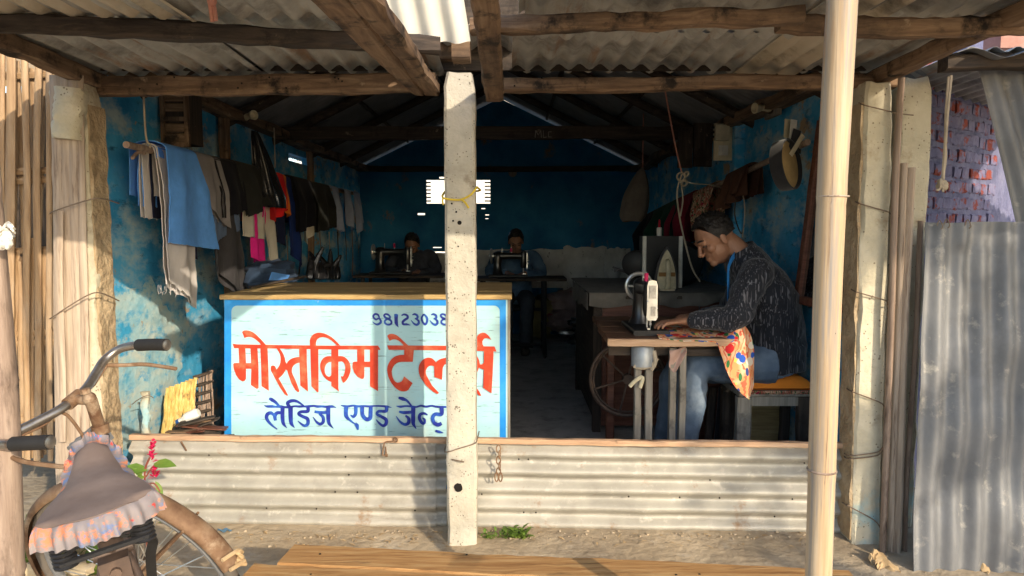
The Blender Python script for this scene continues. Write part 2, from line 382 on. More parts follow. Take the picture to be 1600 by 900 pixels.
nl = MB().tube([P(706,718,2.732), P(716,720,2.722), P(725,722,2.716)], .003, 6); nl.build('nail', M['wire'], cp)
# yellow string, wire
yl = MB()
x0, x1 = pc0.x-.006, pc1.x+.006
zc = P(718, 308, 2.73).z
yl.tube(catmull([(x0, 2.86, zc+.03),(x0, 2.79, zc+.02),(x0, 2.727, zc-.002),(x0+.04, 2.724, zc-.010),(x0+.075, 2.722, zc-.008),(x1-.02, 2.724, zc+.01),(x1, 2.726, zc+.035),(x1, 2.80, zc+.04),(x1, 2.86, zc+.03),(x0, 2.86, zc+.03)], 4), .0042, 6)
yl.tube(catmull([(x0+.068, 2.722, zc-.008),(x0+.085, 2.716, zc-.02),(x0+.10, 2.714, zc-.042)], 4), .004, 6)
yl.tube(catmull([(x0+.003, 2.722, zc-.004),(x0, 2.716, zc-.015),(x0+.004, 2.714, zc-.03)], 4), .0035, 6)
tag(yl.build('string', M['yellow'], loc=(x0, 2.73, zc), smooth=True), 'yellow string knotted round the middle concrete pillar', 'string')
wr = MB(); zw = P(696, 706, 2.73).z; zv = P(743, 690, 2.73).z
wr.tube(catmull([(x0,2.87,zw),(x0,2.728,zw),((x0+x1)/2,2.727,(zw+zv)/2-.004),(x1-.01,2.727,zv-.006),(x1,2.728,zv+.014),(x1,2.87,zv)], 4), .0025, 5)
tag(wr.build('binding_wire', M['wire'], loc=(x0,2.73,zw)), 'thin wire wound low round the middle concrete pillar', 'wire')

lp = post('concrete_post', 'whitewashed rough concrete post behind the wide bamboo strips at left', -1.80, -1.665, 2.83, 2.955, P(150,118,2.83).z, M['conc_cream'], 7, (-.012,0), .012)
mu = MB().grid(lambda u, v: (-1.662 - .012*v + .012*nz(u*6, v*14, 2) + .006*nz(u*20, v*40, 2), 2.845+.115*u, .02+1.72*v), 6, 60, .012); mu.build('mud_render', M['mudside'], lp, smooth=True)
lu = MB(); c = P(106, 176, 2.79)
def lump(mb, c, rx, ry, rz, seed, amp=.25, n=14, m=10, f=2.2, sq=.16):
    rings = []
    for i in range(m+1):
        A = math.pi*(i+.02)/(m+.04); ring = []
        for k in range(n):
            d = V((math.sin(A)*math.cos(2*math.pi*k/n), math.sin(A)*math.sin(2*math.pi*k/n), math.cos(A)))
            q = 1 + amp*nz(d.x*f/2+seed, d.y*f/2, d.z*f/2, 1.6) + amp*.4*nz(d.x*2+seed, d.y*2, d.z*2, 2.3)
            q /= (abs(d.x)**4 + abs(d.y)**4 + abs(d.z)**4)**sq
            ring.append(V(c) + V((d.x*rx*q, d.y*ry*q, d.z*rz*q)))
        rings.append(ring)
    return mb.loft(rings)
lu.beam(c + V((-.012,.02,-.10)), c + V((.006,.02,.095)), .105, .09, up=(0,1,0), seg=14, jit=.012, ch=.022, seed=3); lu.build('mortar_lump', M['conc_cream'], lp, smooth=50)
bc = MB()
for i in range(4):
    pass
rp_ = post('concrete_column', 'cream limewashed concrete column at the right end of the barrier, wired to bamboo', P(1352,150,2.74).x+.022, P(1401,150,2.74).x+.012, 2.74, 2.87, P(1370,126,2.74).z, M['conc_cream'], 11, (-.022,0), rough=.008)
mr_ = MB().grid(lambda u, v: (P(1352,150,2.74).x + .020 - .022*v + .010*nz(u*6, v*14, 7), 2.752+.108*u, .01+1.72*v), 6, 60, .012); mr_.build('mud_render', M['mudside'], rp_, smooth=True)
r2 = post('concrete_post', 'cracked cream concrete post standing between the bamboo bundle and the brick wall', P(1404,250,2.90).x, P(1454,250,2.90).x, 2.90, 3.02, P(1430,120,2.90).z, M['conc_cream'], 17, rough=.008)

# wires round the right column and bamboo
for k, (ya, yb, lab) in enumerate(((164,180,'topmost wire tie across the right concrete column'),(318,338,'wire tie across the right column below its cracked top'),(456,476,'slanting wire tie at the middle of the right column'),(612,640,'wire tie on the right column below the middle'),(712,698,'double wire rising across the lower right column'),(790,832,'lowest slack wire tie on the right column'))):
    q = MB()
    xa = 1350 - (ya-150)*.04
    for o in ((0, 5) if k in (4,) else (0,)):
        q.tube(catmull([P(xa-10, ya-6+o, 2.86), P(xa, ya+o, 2.733), P((xa+1432-(yb-150)*.035)/2, (ya+yb)/2+2+o, 2.726), P(1400-(yb-150)*.03, yb-3+o, 2.70), P(1428-(yb-150)*.035, yb+o, 2.72)], 4), .0026, 5)
    tag(q.build('wire_tie', M['wire'], loc=P(xa, ya, 2.73)), lab, 'wire', 'wire ties on the right column')

# =================================================================== low corrugated barriers
def fy(X): return 2.905 - .042*X
def barrier(name, label, xa, xb, splits, seed):
    """xa, xb in photo pixels along the wall line"""
    A = P(xa, 680, 0+2.9); A = V((A.x, fy(A.x), 0)); B = P(xb, 684, 2.9); B = V((B.x, fy(B.x), 0))
    t = thing(name, label, 'barrier', (A+B)/2)
    top = .360
    cuts = [0] + splits + [1]
    for i in range(len(cuts)-1):
        a = A.lerp(B, cuts[i]); b = A.lerp(B, cuts[i+1]); off = V((0, -.012*(len(cuts)-2-i), 0))
        if i < len(cuts)-2: b = b + (B-A).normalized()*.03
        corr(MB(), a + off + V((0,0,-.03)), V((0,0,top+.03)), (b-a), .0755, .0165, 12, 40, .0015, .006, seed+i, 0, 1.2).build('corrugated_sheet', M['galv'], t, smooth=50)
    n = B - A
    MB().beam(A + V((-.0,-.004,top+.008)), B + V((0,-.004,top+.008)), .03, .022, seg=40, jit=.005, ch=.003, seed=seed).build('top_batten', M['batten'], t, smooth=30)
    nh = MB(); rnd = random.Random(seed)
    for _ in range(14):
        q = rnd.random(); z = rnd.choice((.07,.145,.22,.297)); p = A.lerp(B, q); nh.lathe([(.004,0),(.0035,.002),(.001,.003)], p + V((0,-.02,z)), (0,-1,0), 6)
    tag(nh.build('nail_heads', M['hole'], t), kind='stuff')
    return t, A, B
bl, LA, LB = barrier('corrugated_barrier', 'low corrugated metal barrier under the painted sign, left of the pillar', 190, 697, [.945], 1)
br, RA, RB = barrier('corrugated_barrier', 'low corrugated metal barrier right of the pillar, with a rusty chain', 745, 1324, [], 5)
lk = MB(); c = P(617, 688, 2.90)
lk.tube(catmull([c, c+V((-.012,-.004,-.004)), P(602,691,2.895), P(599,700,2.893), P(598,711,2.89), P(603,709,2.889), P(602,698,2.889)], 4), .0032, 6)
lk.torus(c + V((.003,-.004,.004)), (.4,1,.2), .010, .0028, 14, 6)
lk.tube([P(604,709,2.905), P(604,713,2.895)], .006, 6); lk.build('latch_hook', M['rust'], bl, smooth=True)
MB().tube([P(283,690,2.945), P(291,704,2.92)], .0035, 6).build('staple', M['rust'], bl)
# chain
ch = MB(); c = P(779, 700, 2.865)
for i in range(5):
    z = c.z - .024*i; ax = (0,1,0) if i % 2 == 0 else (1,.35,0); x = c.x + (.004 if i % 2 else 0)
    pts = [V((math.cos(a)*.0085, 0, math.sin(a)*.017)) for a in [j*2*math.pi/14 for j in range(14)]]
    rot = Matrix.Rotation(0 if i % 2 == 0 else R(70), 3, 'Z')
    ch.tube([V((x, c.y-.012, z)) + rot @ p for p in pts], .0027, 6, False, closed=True)
for s in (-1, 1):
    ch.tube([V((c.x + .008*s + math.cos(a)*.007, c.y-.014, c.z-.118 + math.sin(a)*.019)) for a in [j*2*math.pi/14 for j in range(14)]], .0027, 6, False, closed=True)
tag(ch.build('chain', M['rust'], loc=c), 'short rusty chain hanging on the right corrugated barrier', 'chain')

# =================================================================== shop building
shop = thing('tailor_shop', 'mud and timber tailor shop with blue limewashed walls and a gabled tin roof', 'shop', (0, 5.6, 0))
XL, XR, YB = -1.78, 1.50, 8.35
def wallgrid(mb, fn, us, vs, holes, th):
    """front and back skins of a wall with rectangular openings"""
    us = sorted(set(us + [x for h in holes for x in h[:2]])); vs = sorted(set(vs + [x for h in holes for x in h[2:]]))
    def inside(u, v): return any(h[0] < u < h[1] and h[2] < v < h[3] for h in holes)
    for i in range(len(us)-1):
        for j in range(len(vs)-1):
            if inside((us[i]+us[i+1])/2, (vs[j]+vs[j+1])/2): continue
            q = [(us[i],vs[j]),(us[i+1],vs[j]),(us[i+1],vs[j+1]),(us[i],vs[j+1])]
            a = [fn(u, v, 0) for u, v in q]; b = [fn(u, v, th) for u, v in q]
            mb.add(a, [(0,1,2,3)]); mb.add(b, [(3,2,1,0)])
    for h in holes:
        q = [(h[0],h[2]),(h[1],h[2]),(h[1],h[3]),(h[0],h[3])]
        for k in range(4):
            p, r = q[k], q[(k+1)%4]; mb.add([fn(*p,0), fn(*r,0), fn(*r,th), fn(*p,th)], [(0,1,2,3)])
    u0, u1, v0, v1 = us[0], us[-1], vs[0], vs[-1]
    for p, r in (((u0,v0),(u1,v0)),((u1,v0),(u1,v1)),((u1,v1),(u0,v1)),((u0,v1),(u0,v0))):
        mb.add([fn(*p,0), fn(*r,0), fn(*r,th), fn(*p,th)], [(0,1,2,3)])
    return mb
frange = lambda a, b, n: [a + (b-a)*i/n for i in range(n+1)]
def lwall(u, v, t):
    return V((XL - t + (.018*nz(u*1.4, v*1.4, 1) + .007*nz(u*5, v*5, 1) if not t else 0), u, v))
wallgrid(MB(), lwall, frange(2.96, YB, 60), frange(0, 1.93, 22), [(5.75,6.25,1.80,1.86)], .05).build('side_wall', M['bluewall'], shop, smooth=True)
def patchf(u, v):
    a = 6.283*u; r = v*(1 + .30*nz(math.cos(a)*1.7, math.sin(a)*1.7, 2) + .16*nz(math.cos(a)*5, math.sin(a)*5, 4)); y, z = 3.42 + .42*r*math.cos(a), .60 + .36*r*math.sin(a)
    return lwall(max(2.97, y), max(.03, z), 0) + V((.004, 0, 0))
MB().grid(patchf, 64, 14).build('worn_sun_patch', pm('worn_sunlit_limewash', [(.16,.45,.62),(.40,.58,.62),(.60,.62,.54)], 5, (1,1,1.6), .9, .6, 22, .01, dirt=[((.05,.36,.64),6,.50,.60,(1,1,1.6)),((.42,.32,.21),7,.62,.68)]), shop, smooth=True)  # pale worn limewash; the extra paleness stands in for sunlight on this wall
def rwall(u, v, t):
    return V((XR + t - (.012*nz(u*1.4, v*1.4, 5) + .006*nz(u*5, v*5, 3) if not t else 0), u, v))
wallgrid(MB(), rwall, frange(3.05, YB, 60), frange(0, 1.95, 22), [], .05).build('side_wall', M['bluewall'], shop, smooth=True)
def bwall(u, v, t): return V((u, YB + t, v))
wa, wb = P(666, 318, YB), P(766, 281, YB)
slits = [(wa.x, wb.x, wa.z, wb.z)]
for (x0, x1, y0, y1) in ((652,664,333,336),(686,696,276,279),(668,697,393,395.5),(676,690,386,387.5),(752,758,325,326.5),(758,764,335,336.5),(758,763,341,342),(652,655,383,385)):
    a, b = P(x0, y1, YB), P(x1, y0, YB); slits.append((a.x, b.x, a.z, b.z))
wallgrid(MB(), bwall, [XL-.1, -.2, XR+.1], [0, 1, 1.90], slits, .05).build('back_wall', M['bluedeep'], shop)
RIDX, RIDZ, EAVZ = -.14, 2.80, 1.99
slope = (RIDZ-EAVZ)/(RIDX-XL)
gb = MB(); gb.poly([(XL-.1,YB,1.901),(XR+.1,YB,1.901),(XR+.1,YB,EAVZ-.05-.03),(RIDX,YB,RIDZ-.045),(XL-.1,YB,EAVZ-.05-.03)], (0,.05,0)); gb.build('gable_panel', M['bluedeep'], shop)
gf = MB(); gf.poly([(XL-.1,2.98,1.90),(XR+.1,2.98,1.90),(XR+.1,2.98,1.96),(RIDX,2.98,RIDZ-.02),(XL-.1,2.98,1.96)], (0,.02,0)); gf.build('gable_panel', M['dwood_x'], shop)
# window: bars and stretched white sheet behind
wf = MB()
for xa_, xb_ in ((wa.x, P(673,300,YB).x), (P(757,300,YB).x, wb.x)):
    for z in frange(wa.z+.03, wb.z-.03, 5): wf.tube([(xa_, YB+.02, z), (xb_, YB+.02, z)], .009, 6)
wobj = tag(wf.build('window_grille', M['dwood_x'], shop), kind='stuff')
cw = MB().grid(lambda u, v: (P(672,300,YB).x*(1-u) + P(757,300,YB).x*u, YB-.004+.006*nz(u*4, v*4, 2), wa.z+.015 + (wb.z-wa.z-.03)*v), 8, 5, .004)
wbk = bpy.data.materials.new('thin_backlit_cloth'); wbk.use_nodes = True
_b = wbk.node_tree.nodes["Principled BSDF"]; _b.inputs["Base Color"].default_value = (.85,.8,.7,1); _b.inputs["Roughness"].default_value = .9
_t = wbk.node_tree.nodes.new("ShaderNodeBsdfTranslucent"); _t.inputs[0].default_value = (.72,.64,.50,1)
_m = wbk.node_tree.nodes.new("ShaderNodeMixShader"); _m.inputs[0].default_value = .8
wbk.node_tree.links.new(_b.outputs[0], _m.inputs[1]); wbk.node_tree.links.new(_t.outputs[0], _m.inputs[2])
wbk.node_tree.links.new(_m.outputs[0], wbk.node_tree.nodes["Material Output"].inputs[0])
# roof: sheets, rafters, purlins, tie beam
def roofpt(x, y, d=0):
    z = RIDZ - slope*abs(x-RIDX) if x <= RIDX else RIDZ - (RIDZ-EAVZ)/(XR-RIDX)*(x-RIDX)
    return V((x, y, z + d))
ny_ = 7
for k in range(ny_):
    y0 = 3.0 + k*.80; y1 = y0 + .84
    for xe in (XL-.22, XR+.22):
        a, b = roofpt(xe, y0, .01+.003*(k%2)), roofpt(RIDX, y0, .01+.003*(k%2))
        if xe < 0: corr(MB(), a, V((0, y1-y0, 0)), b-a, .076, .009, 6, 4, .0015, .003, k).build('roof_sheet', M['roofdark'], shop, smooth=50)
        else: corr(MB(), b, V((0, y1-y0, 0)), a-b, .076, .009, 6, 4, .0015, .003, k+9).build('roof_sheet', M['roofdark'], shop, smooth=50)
for y in (3.5, 4.5, 5.4, 6.4, 7.4):
    for xe in (XL-.05, XR+.05):
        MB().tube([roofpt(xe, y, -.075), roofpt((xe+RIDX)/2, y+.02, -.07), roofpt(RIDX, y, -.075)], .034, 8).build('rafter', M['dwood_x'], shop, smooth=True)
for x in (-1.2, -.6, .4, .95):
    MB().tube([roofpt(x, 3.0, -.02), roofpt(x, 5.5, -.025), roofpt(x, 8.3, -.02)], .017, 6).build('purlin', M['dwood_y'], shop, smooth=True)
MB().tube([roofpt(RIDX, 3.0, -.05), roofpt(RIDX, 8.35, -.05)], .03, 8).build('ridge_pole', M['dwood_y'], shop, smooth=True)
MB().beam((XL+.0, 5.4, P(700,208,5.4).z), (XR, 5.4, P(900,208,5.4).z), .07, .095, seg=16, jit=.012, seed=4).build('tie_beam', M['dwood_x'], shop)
MB().beam((XL, 8.28, P(800,264,8.28).z), (XR, 8.28, P(800,264,8.28).z), .06, .06, seg=12, jit=.008, seed=8).build('wall_plate', M['dwood_x'], shop)
for (x, s) in ((XL+.05, 1), (XR-.05, -1)):
    MB().beam((x, 3.0, 1.945), (x+.03*s, 8.3, 1.945), .10, .06, seg=24, jit=.03, seed=12+s).build('wall_plate', M['wood_y'], shop)
for y in (4.35, 6.15): MB().beam((XL+.04, y, 0), (XL+.05, y, 1.92), .05, .05, seg=14, jit=.012, up=(0,1,0), seed=y).build('wall_stud', M['wood_z'], shop)
MB().beam((XR-.02, 4.72, 0), (XR-.02, 4.72, 1.93), .07, .12, seg=14, jit=.01, up=(0,1,0), seed=3).build('wall_stud', M['bluewall'], shop)
# chalked letters on the tie beam
def stroke2d(mb, pts, ws, to3d, dz, sm=5):
    pts = [V((p[0], p[1], 0)) for p in pts]; c = catmull(pts, sm) if len(pts) > 2 else [pts[0].lerp(pts[1], i/4) for i in range(5)]
    w = lerpl(ws, len(c)) if isinstance(ws, (list, tuple)) else [ws]*len(c)
    L_, R_ = [], []
    for i, p in enumerate(c):
        t = c[min(i+1, len(c)-1)] - c[max(i-1, 0)]; t = t.normalized() if t.length > 1e-6 else V((1,0,0)); n = V((-t.y, t.x, 0))
        L_.append(to3d((p + n*w[i]/2).x, (p + n*w[i]/2).y, dz)); R_.append(to3d((p - n*w[i]/2).x, (p - n*w[i]/2).y, dz))
    k = len(c); mb.add(L_ + R_, [(i, i+1, k+i+1, k+i) for i in range(k-1)])
ck = MB(); tb = lambda x, y, d: P(x, y, 5.3515 - d)
for i, s in enumerate(([(836,215),(837,204),(841,211),(845,204),(846,215)],[(849,204),(849,215),(854,214)],[(862,206),(857,206),(857,214),(862,214)])):
    for a, b in zip(s[:-1], s[1:]): stroke2d(ck, [a, b], 1.0, tb, .0003*i)
tag(ck.build('chalk_letters', M['grey'], shop), kind='stuff')

# =================================================================== awning
aw = thing('awning', 'low tin awning on rough timber beams across the whole shop front', 'awning', (0, 2.2, 1.9))
def awz(y): return 1.895 + .030*(2.86 - y)          # rises slightly towards the street
def sheet(x0, x1, y0, y1, mat, seed, dz=0, ragged=0, skew=0):
    a = V((x0, y0, awz(y0)+dz)); b = V((x0+skew, y1, awz(y1)+dz))
    corr(MB(), a, V((x1-x0, 0, 0)), b-a, .085, .0125, 7, 18, .0015, .008, seed, ragged).build('roof_sheet', mat, aw, smooth=55)
FE = 1.34
sheet(-1.80, -1.05, FE, 2.24, M['roofsheet_pale'], 1, -.012, .05, .07)
sheet(-1.08, -.415, FE, 2.28, M['roofsheet'], 2, .004)
sheet(-1.78, -1.02, 2.10, 3.03, M['roofsheet'], 3, .006)
sheet(-1.07, -.43, 2.12, 3.03, M['roofsheet'], 4, .018)
sheet(-.45, -.28, 2.66, 3.03, M['roofsheet'], 24, .012)
sheet(.02, .62, FE, 2.26, M['roofsheet'], 5, .0)
sheet(.60, 1.20, FE, 2.22, M['roofsheet'], 6, .014)
sheet(1.17, 1.56, FE, 2.26, M['roofsheet'], 7, .004)
sheet(.0, .95, 2.47, 3.03, M['roofsheet'], 8, .018)
sheet(-.32, .02, 2.66, 3.03, M['roofsheet'], 28, .10)  # extra raised sheet added to keep sun off the pillar top
sheet(.04, .95, 2.10, 2.50, M['roofsheet'], 18, .004)
sheet(.91, 1.18, 2.05, 3.03, M['roofsheet_pale'], 9, -.004, 0, .0)
sheet(1.15, 1.58, 2.08, 3.03, M['roofsheet'], 10, .016)
def bm(name, p0, p1, w, h, mat, seed, seg=24, jit=.012, bow=0, par=None):
    return MB().beam(p0, p1, w, h, seg=seg, jit=jit, ch=.008, seed=seed, bow=bow).build(name, mat, par or aw, smooth=30)
# front purlins on the posts
bm('purlin', (-1.72, 2.975, 1.835), (-.30, 2.89, 1.825), .06, .075, M['wood_x'], 1)
bm('purlin', (-.10, 2.90, 1.818), (1.50, 2.835, 1.826), .06, .052, M['wood_x'], 2)
# middle purlins
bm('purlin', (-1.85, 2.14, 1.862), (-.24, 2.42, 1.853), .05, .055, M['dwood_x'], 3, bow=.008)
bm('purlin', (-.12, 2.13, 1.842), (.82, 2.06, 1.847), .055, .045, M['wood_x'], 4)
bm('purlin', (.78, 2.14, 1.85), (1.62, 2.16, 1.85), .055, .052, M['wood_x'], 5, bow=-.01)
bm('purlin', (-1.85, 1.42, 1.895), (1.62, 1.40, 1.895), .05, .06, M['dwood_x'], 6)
# rafters
bm('rafter', (-1.70, 1.25, 1.905), (-1.70, 3.0, 1.855), .065, .06, M['wood_y'], 7)
bm('rafter', (1.50, 1.2, 1.918), (1.42, 2.98, 1.828), .06, .055, M['wood_y'], 8)
bm('rafter', (-.065, 1.2, 1.845), (-.068, 2.725, 1.765), .066, .07, M['wood_y'], 9)
# slanting double beam and its lit outer board
MB().beam((-.388, 1.36, 1.745), (-.368, 2.86, 1.802), .095, .05, seg=24, jit=.006, ch=.008, seed=10, w1=.05).build('brace_board', M['wood_y'], aw, smooth=30)
MB().beam((-.312, 1.36, 1.742), (-.314, 2.84, 1.797), .06, .045, seg=24, jit=.012, ch=.008, seed=11, w1=.06).build('brace_board', M['wood_y'], aw, smooth=30)
# cap blocks over the middle pillar
bm('cap_block', (P(707,80,2.78).x, 2.78, P(707,98,2.78).z+.04), (P(735,80,2.78).x, 2.78, P(707,98,2.78).z+.04), .09, .075, M['wood_x'], 12, 4, .004)
bm('cap_block', (P(664,80,2.95).x, 2.95, 1.965), (P(708,80,2.95).x, 2.95, 1.965), .07, .065, M['wood_x'], 13, 4, .004)
ws = MB(); a = P(618, 58, 2.52); b = P(735, 58, 2.52); c = P(640, 4, 2.30)
corr(ws, V((a.x-.06, 2.52, a.z-.018)), V((b.x-a.x+.06, 0, 0)), V((-.02, -.10, .135)), .084, .011, 10, 6, .0015, .003, 3)
ws.build('patch_sheet', M['white_sheet'], aw, smooth=60)
nl = MB(); rnd = random.Random(4)
for _ in range(26):
    x = rnd.uniform(-1.6, 1.4)
    if -.3 < x < 0: continue
    nl.lathe([(.004,0),(.003,.003)], (x, 2.86, 1.80+rnd.random()*.05), (0,-1,0), 6)
tag(nl.build('nail_heads', M['hole'], aw), kind='stuff')

def rope(name, pts, r, mat, label, cat='cord', group=None, sm=5, n=6):
    pts = [V(p) for p in pts]; q = MB().tube(catmull(pts, sm), r, n)
    return tag(q.build(name, mat, loc=pts[0], smooth=True), label, cat, group)
tag(MB().tube(catmull([P(326,-6,1.98), P(329,12,1.98), P(332,34,1.98)], 4), .006, 6).tube(catmull([P(330,-6,1.99), P(335,14,1.985), P(337,32,1.98)], 4), .006, 6).ball(P(331,1,1.975), .014, n=8, m=6).build('cord', M['rope_pink'], loc=P(330,0,1.98), smooth=True), 'short pink cord knotted to the awning sheet above the hanging clothes', 'cord')

# =================================================================== bamboo: one pole builder
def culm(mb, pts, r, nodes, n=14):
    """pole with swollen joints at parameters nodes (0..1)"""
    pts = catmull(pts, 14); m = len(pts); rr = []
    for i in range(m):
        q = i/(m-1); b = sum(math.exp(-((q-k)/.006)**2)*.10 - math.exp(-((q-k-.010)/.006)**2)*.07 for k in nodes); base = r if not isinstance(r, tuple) else r[0]+(r[1]-r[0])*q
        rr.append(base*(1+b))
    return mb.tube(pts, rr, n)
t = thing('bamboo_pole', 'pale bamboo pole standing upright in front, before the seated tailor', 'pole', (.57, 1.30, -.08))
a = P(1278, 930, 1.30); b = P(1296, 380, 1.295); c = P(1317, -20, 1.29)
top = c + (c-b)*.45; bot = a + (a-b)*.25; bot.z = -.09
dense = []
q = MB(); pts = [bot, a, b, c, top]; pts = catmull(pts, 40)
Lz = lambda y, Y=1.297: P(1300, y, Y).z
rr = []
for p in pts:
    k = sum(math.exp(-((p.z-z)/.006)**2)*.09 - math.exp(-((p.z-z+.012)/.007)**2)*.06 for z in (Lz(305), Lz(734), Lz(-95)))
    rr.append((.0232 + .0030*fade(0, 1.8, p.z))*(1+k) + .0006*nz(p.z*3, 1, 2))
q.tube(pts, rr, 22); q.build('culm', M['bamboo_pole'], t, smooth=True)
jb = MB()
jb.torus(P(1284, 734, 1.299), (0,0,1), .0247, .0024, 28, 6)
jb.build('node_ring', M['bamboo_grey'], t, smooth=True)
MB().torus(P(1301, 307, 1.294), (0,0,1), .0268, .0016, 28, 6).build('node_ring', M['bamboo_old'], t, smooth=True)
ck_ = MB(); ck_.tube(catmull([P(x, y, 1.2715 + .0006*abs(x-1318+(y/40))) for x, y in ((1325,-30),(1322,40),(1319,120),(1316,200),(1312,262))], 6), .0016, 5); ck_.build('crack', M['hole'], t)
hb = MB()
for (x, y) in ((1298,576),(1306,521),(1302,537)): hb.lathe([(.003,0),(.002,.001)], P(x-2, y, 1.2735), (0,-1,0), 8)
tag(hb.build('borer_holes', M['hole'], t), kind='stuff')

t = thing('bamboo_pole', 'thick weathered bamboo pole at the far left edge, in front of the bicycle wheel', 'pole', (-1.15, 1.60, -.08))
a = P(14, 930, 1.60); b = P(3, 640, 1.60); c = P(-18, 380, 1.60); d = P(-60, -80, 1.60)
bot = a.copy(); bot.z = -.1
pts = catmull([bot, a, b, c, d], 30); rr = []
for p in pts:
    k = sum(math.exp(-((p.z-z)/.006)**2)*.09 - math.exp(-((p.z-z+.012)/.007)**2)*.06 for z in (Lz(595,1.6), Lz(890,1.6), Lz(300,1.6)))
    rr.append(.034*(1+k) + .001*nz(p.z*3, 1, 2))
MB().tube(pts, rr, 20).build('culm', M['bamboo_grey'], t, smooth=True)
# white rag tied on it
rg = MB()
for i in range(6):
    s = i*.9; lump(rg, P(4+5*math.cos(s), 372+7*math.sin(s*1.7), 1.555), .016, .014, .014, i, .5, 10, 7)
rg.grid(lambda u, v: P(-8 + 30*u + 3*math.sin(v*9), 352 + 10*v + 6*math.sin(u*7), 1.55 - .02*math.sin(u*9)), 10, 5, .002)
tag(rg.build('rag', M['white'], loc=P(4,372,1.56), smooth=True), 'white rag knotted round the bamboo pole at the left edge', 'rag')

# =================================================================== bamboo fence on the left
fe = thing('bamboo_fence', 'woven split bamboo fence in strips, left of the whitewashed post', 'fence', (-2.0, 2.95, 0))
rnd = random.Random(21)
def split(p0, p1, w, d, mat, par, nodes=3, name='bamboo_strip', seed=0):
    p0, p1 = V(p0), V(p1); pts = []; rr = []
    for i in range(29):
        q = i/28; p = p0.lerp(p1, q) + V((.012*nz(q*2.2, seed, 1), .006*nz(q*3, seed, 4), 0))
        k = 1 + .16*sum(math.exp(-((q-(j+.35+.2*nz(seed, j, 1))/nodes)/.012)**2) for j in range(nodes))
        ww = w*(1+.12*nz(q*3, seed, 8))
        pts.append(p); rr.append((d/2*k, ww/2*k))
    return MB().tube(pts, rr, 10, up=(0,1,0)).build(name, mat, par, smooth=True)
Yf = 2.93
front = [(-12,-20,.032),(2,-2,.024),(17,13,.040),(39,43,.028),(60,57,.030),(76,78,.024)]
for i, (xt, xb, w) in enumerate(front):
    split(P(xb, 720, Yf+.0), P(xt, 72 - 12*(i%3), Yf-.006), w, .02, M['bamboo'], fe, 4, seed=i*1.7)
for i, (xt, xb, w) in enumerate([(-6,26,.026),(30,6,.024),(28,50,.026),(50,68,.026),(70,50,.024),(86,70,.022)]):
    split(P(xb, 710, Yf+.055), P(xt, 95+12*(i%2), Yf+.05), w, .014, M['bamboo'], fe, 4, seed=40+i*1.3)
for i, (xt, xb, w) in enumerate([(10,4,.024),(26,20,.026),(30,36,.022),(50,48,.024),(68,66,.022),(80,82,.018)]):
    split(P(xb, 715, Yf+.03), P(xt, 372+18*(i%3), Yf+.02), w, .014, M['bamboo'], fe, 3, seed=140+i*1.9)
for k, y in enumerate((118, 268, 283, 392, 406, 522, 537, 656)):
    split(P(-60, y+5, Yf+.025), P(92, y-3, Yf+.025), .028, .014, M['bamboo_h'], fe, 3, 'cross_strip', seed=80+k)
# wide strips strapped on the post
bw = thing('bamboo_strips', 'wide flat bamboo strips strapped against the whitewashed left post', 'bamboo', (-1.8, 2.8, 0))
for i, (xt, xb, w, d) in enumerate([(88,99,.052,.02),(101,112,.05,.018),(114,124,.046,.02),(124,136,.034,.022)]):
    split(P(xb, 800, 2.80+.004*i), P(xt, 118, 2.815), w, d, M['bamboo_old'], bw, 3, seed=60+i*2.1)
split(P(97, 690, 2.77), P(93, 330, 2.785), .03, .014, M['bamboo_old'], bw, 2, seed=77)
for k, (ya, yb, yc) in enumerate(((330,312,318),(494,460,470))):
    rope('wire_tie', [P(78,ya+4,2.83), P(84,ya,2.775), P(110,(ya+yb)/2,2.77), P(140,yb,2.775), P(158,yb-2,2.80), P(186,yc,2.93)], .0028, M['wire'], ('thin wire round the left post and bamboo, beside the blue trousers','thin wire round the left post above the bicycle handlebar')[k], 'wire', 'wire ties on the left post')
# =================================================================== bamboo bundle at right
bb = thing('bamboo_bundle', 'bundle of split bamboo canes wired to the cream column at right', 'bamboo', (1.55, 2.72, 0))
for i, (xt, yt, xb, w, d, m) in enumerate([(1407,122,1378,.024,.030,'bamboo_grey'),(1414,255,1388,.028,.040,'bamboo_old'),(1427,262,1399,.030,.036,'bamboo_old'),(1438,345,1411,.018,.026,'bamboo_grey')]):
    split(P(xb, 897, 2.685+.012*(i%2)), P(xt, yt, 2.70+.012*(i%2)), w, d, M[m], bb, 4, 'cane', seed=120+i*2.7)

# =================================================================== right: sheets, brick wall, neighbouring roof
t = thing('corrugated_sheet', 'large dented grey corrugated sheet standing on the ground at right', 'metal sheet', (1.9, 2.55, 0))
bl_, tl_ = P(1427, 915, 2.52), P(1447, 347, 2.64)
bl_.z = -.02
def bigsheet(u, v):
    p = bl_.lerp(tl_, v); x = p.x + .80*u + .015*v*u; w = u*.80/.082*2*math.pi
    y = p.y + .004*u + .010*math.sin(w + .5*v) + .034*nz(u*2.6, v*2.6, 3) + .018*nz(u*6, v*6, 1) + (.02*nz(u*9, v*3, 5) if v > .93 else 0)
    return (x, y, p.z + .012*nz(u*5, v, 2)*(v > .9))
MB().grid(bigsheet, 110, 60, .0015).build('sheet', M['galv_grey'], t, smooth=60)
wl = MB()
for (x, y) in ((1468,350),(1479,348),(1512,349)): wl.tube(catmull([P(x-4, y+3, 2.62), P(x, y-6, 2.62), P(x+5, y+4, 2.615), P(x+2, y+8, 2.615)], 4), .0022, 5)
tag(wl.build('wire_loops', M['wire'], t), kind='stuff')
t = thing('corrugated_sheet', 'pale narrow corrugated sheet leaning at the right edge above the big sheet', 'metal sheet', (2.1, 2.75, 0))
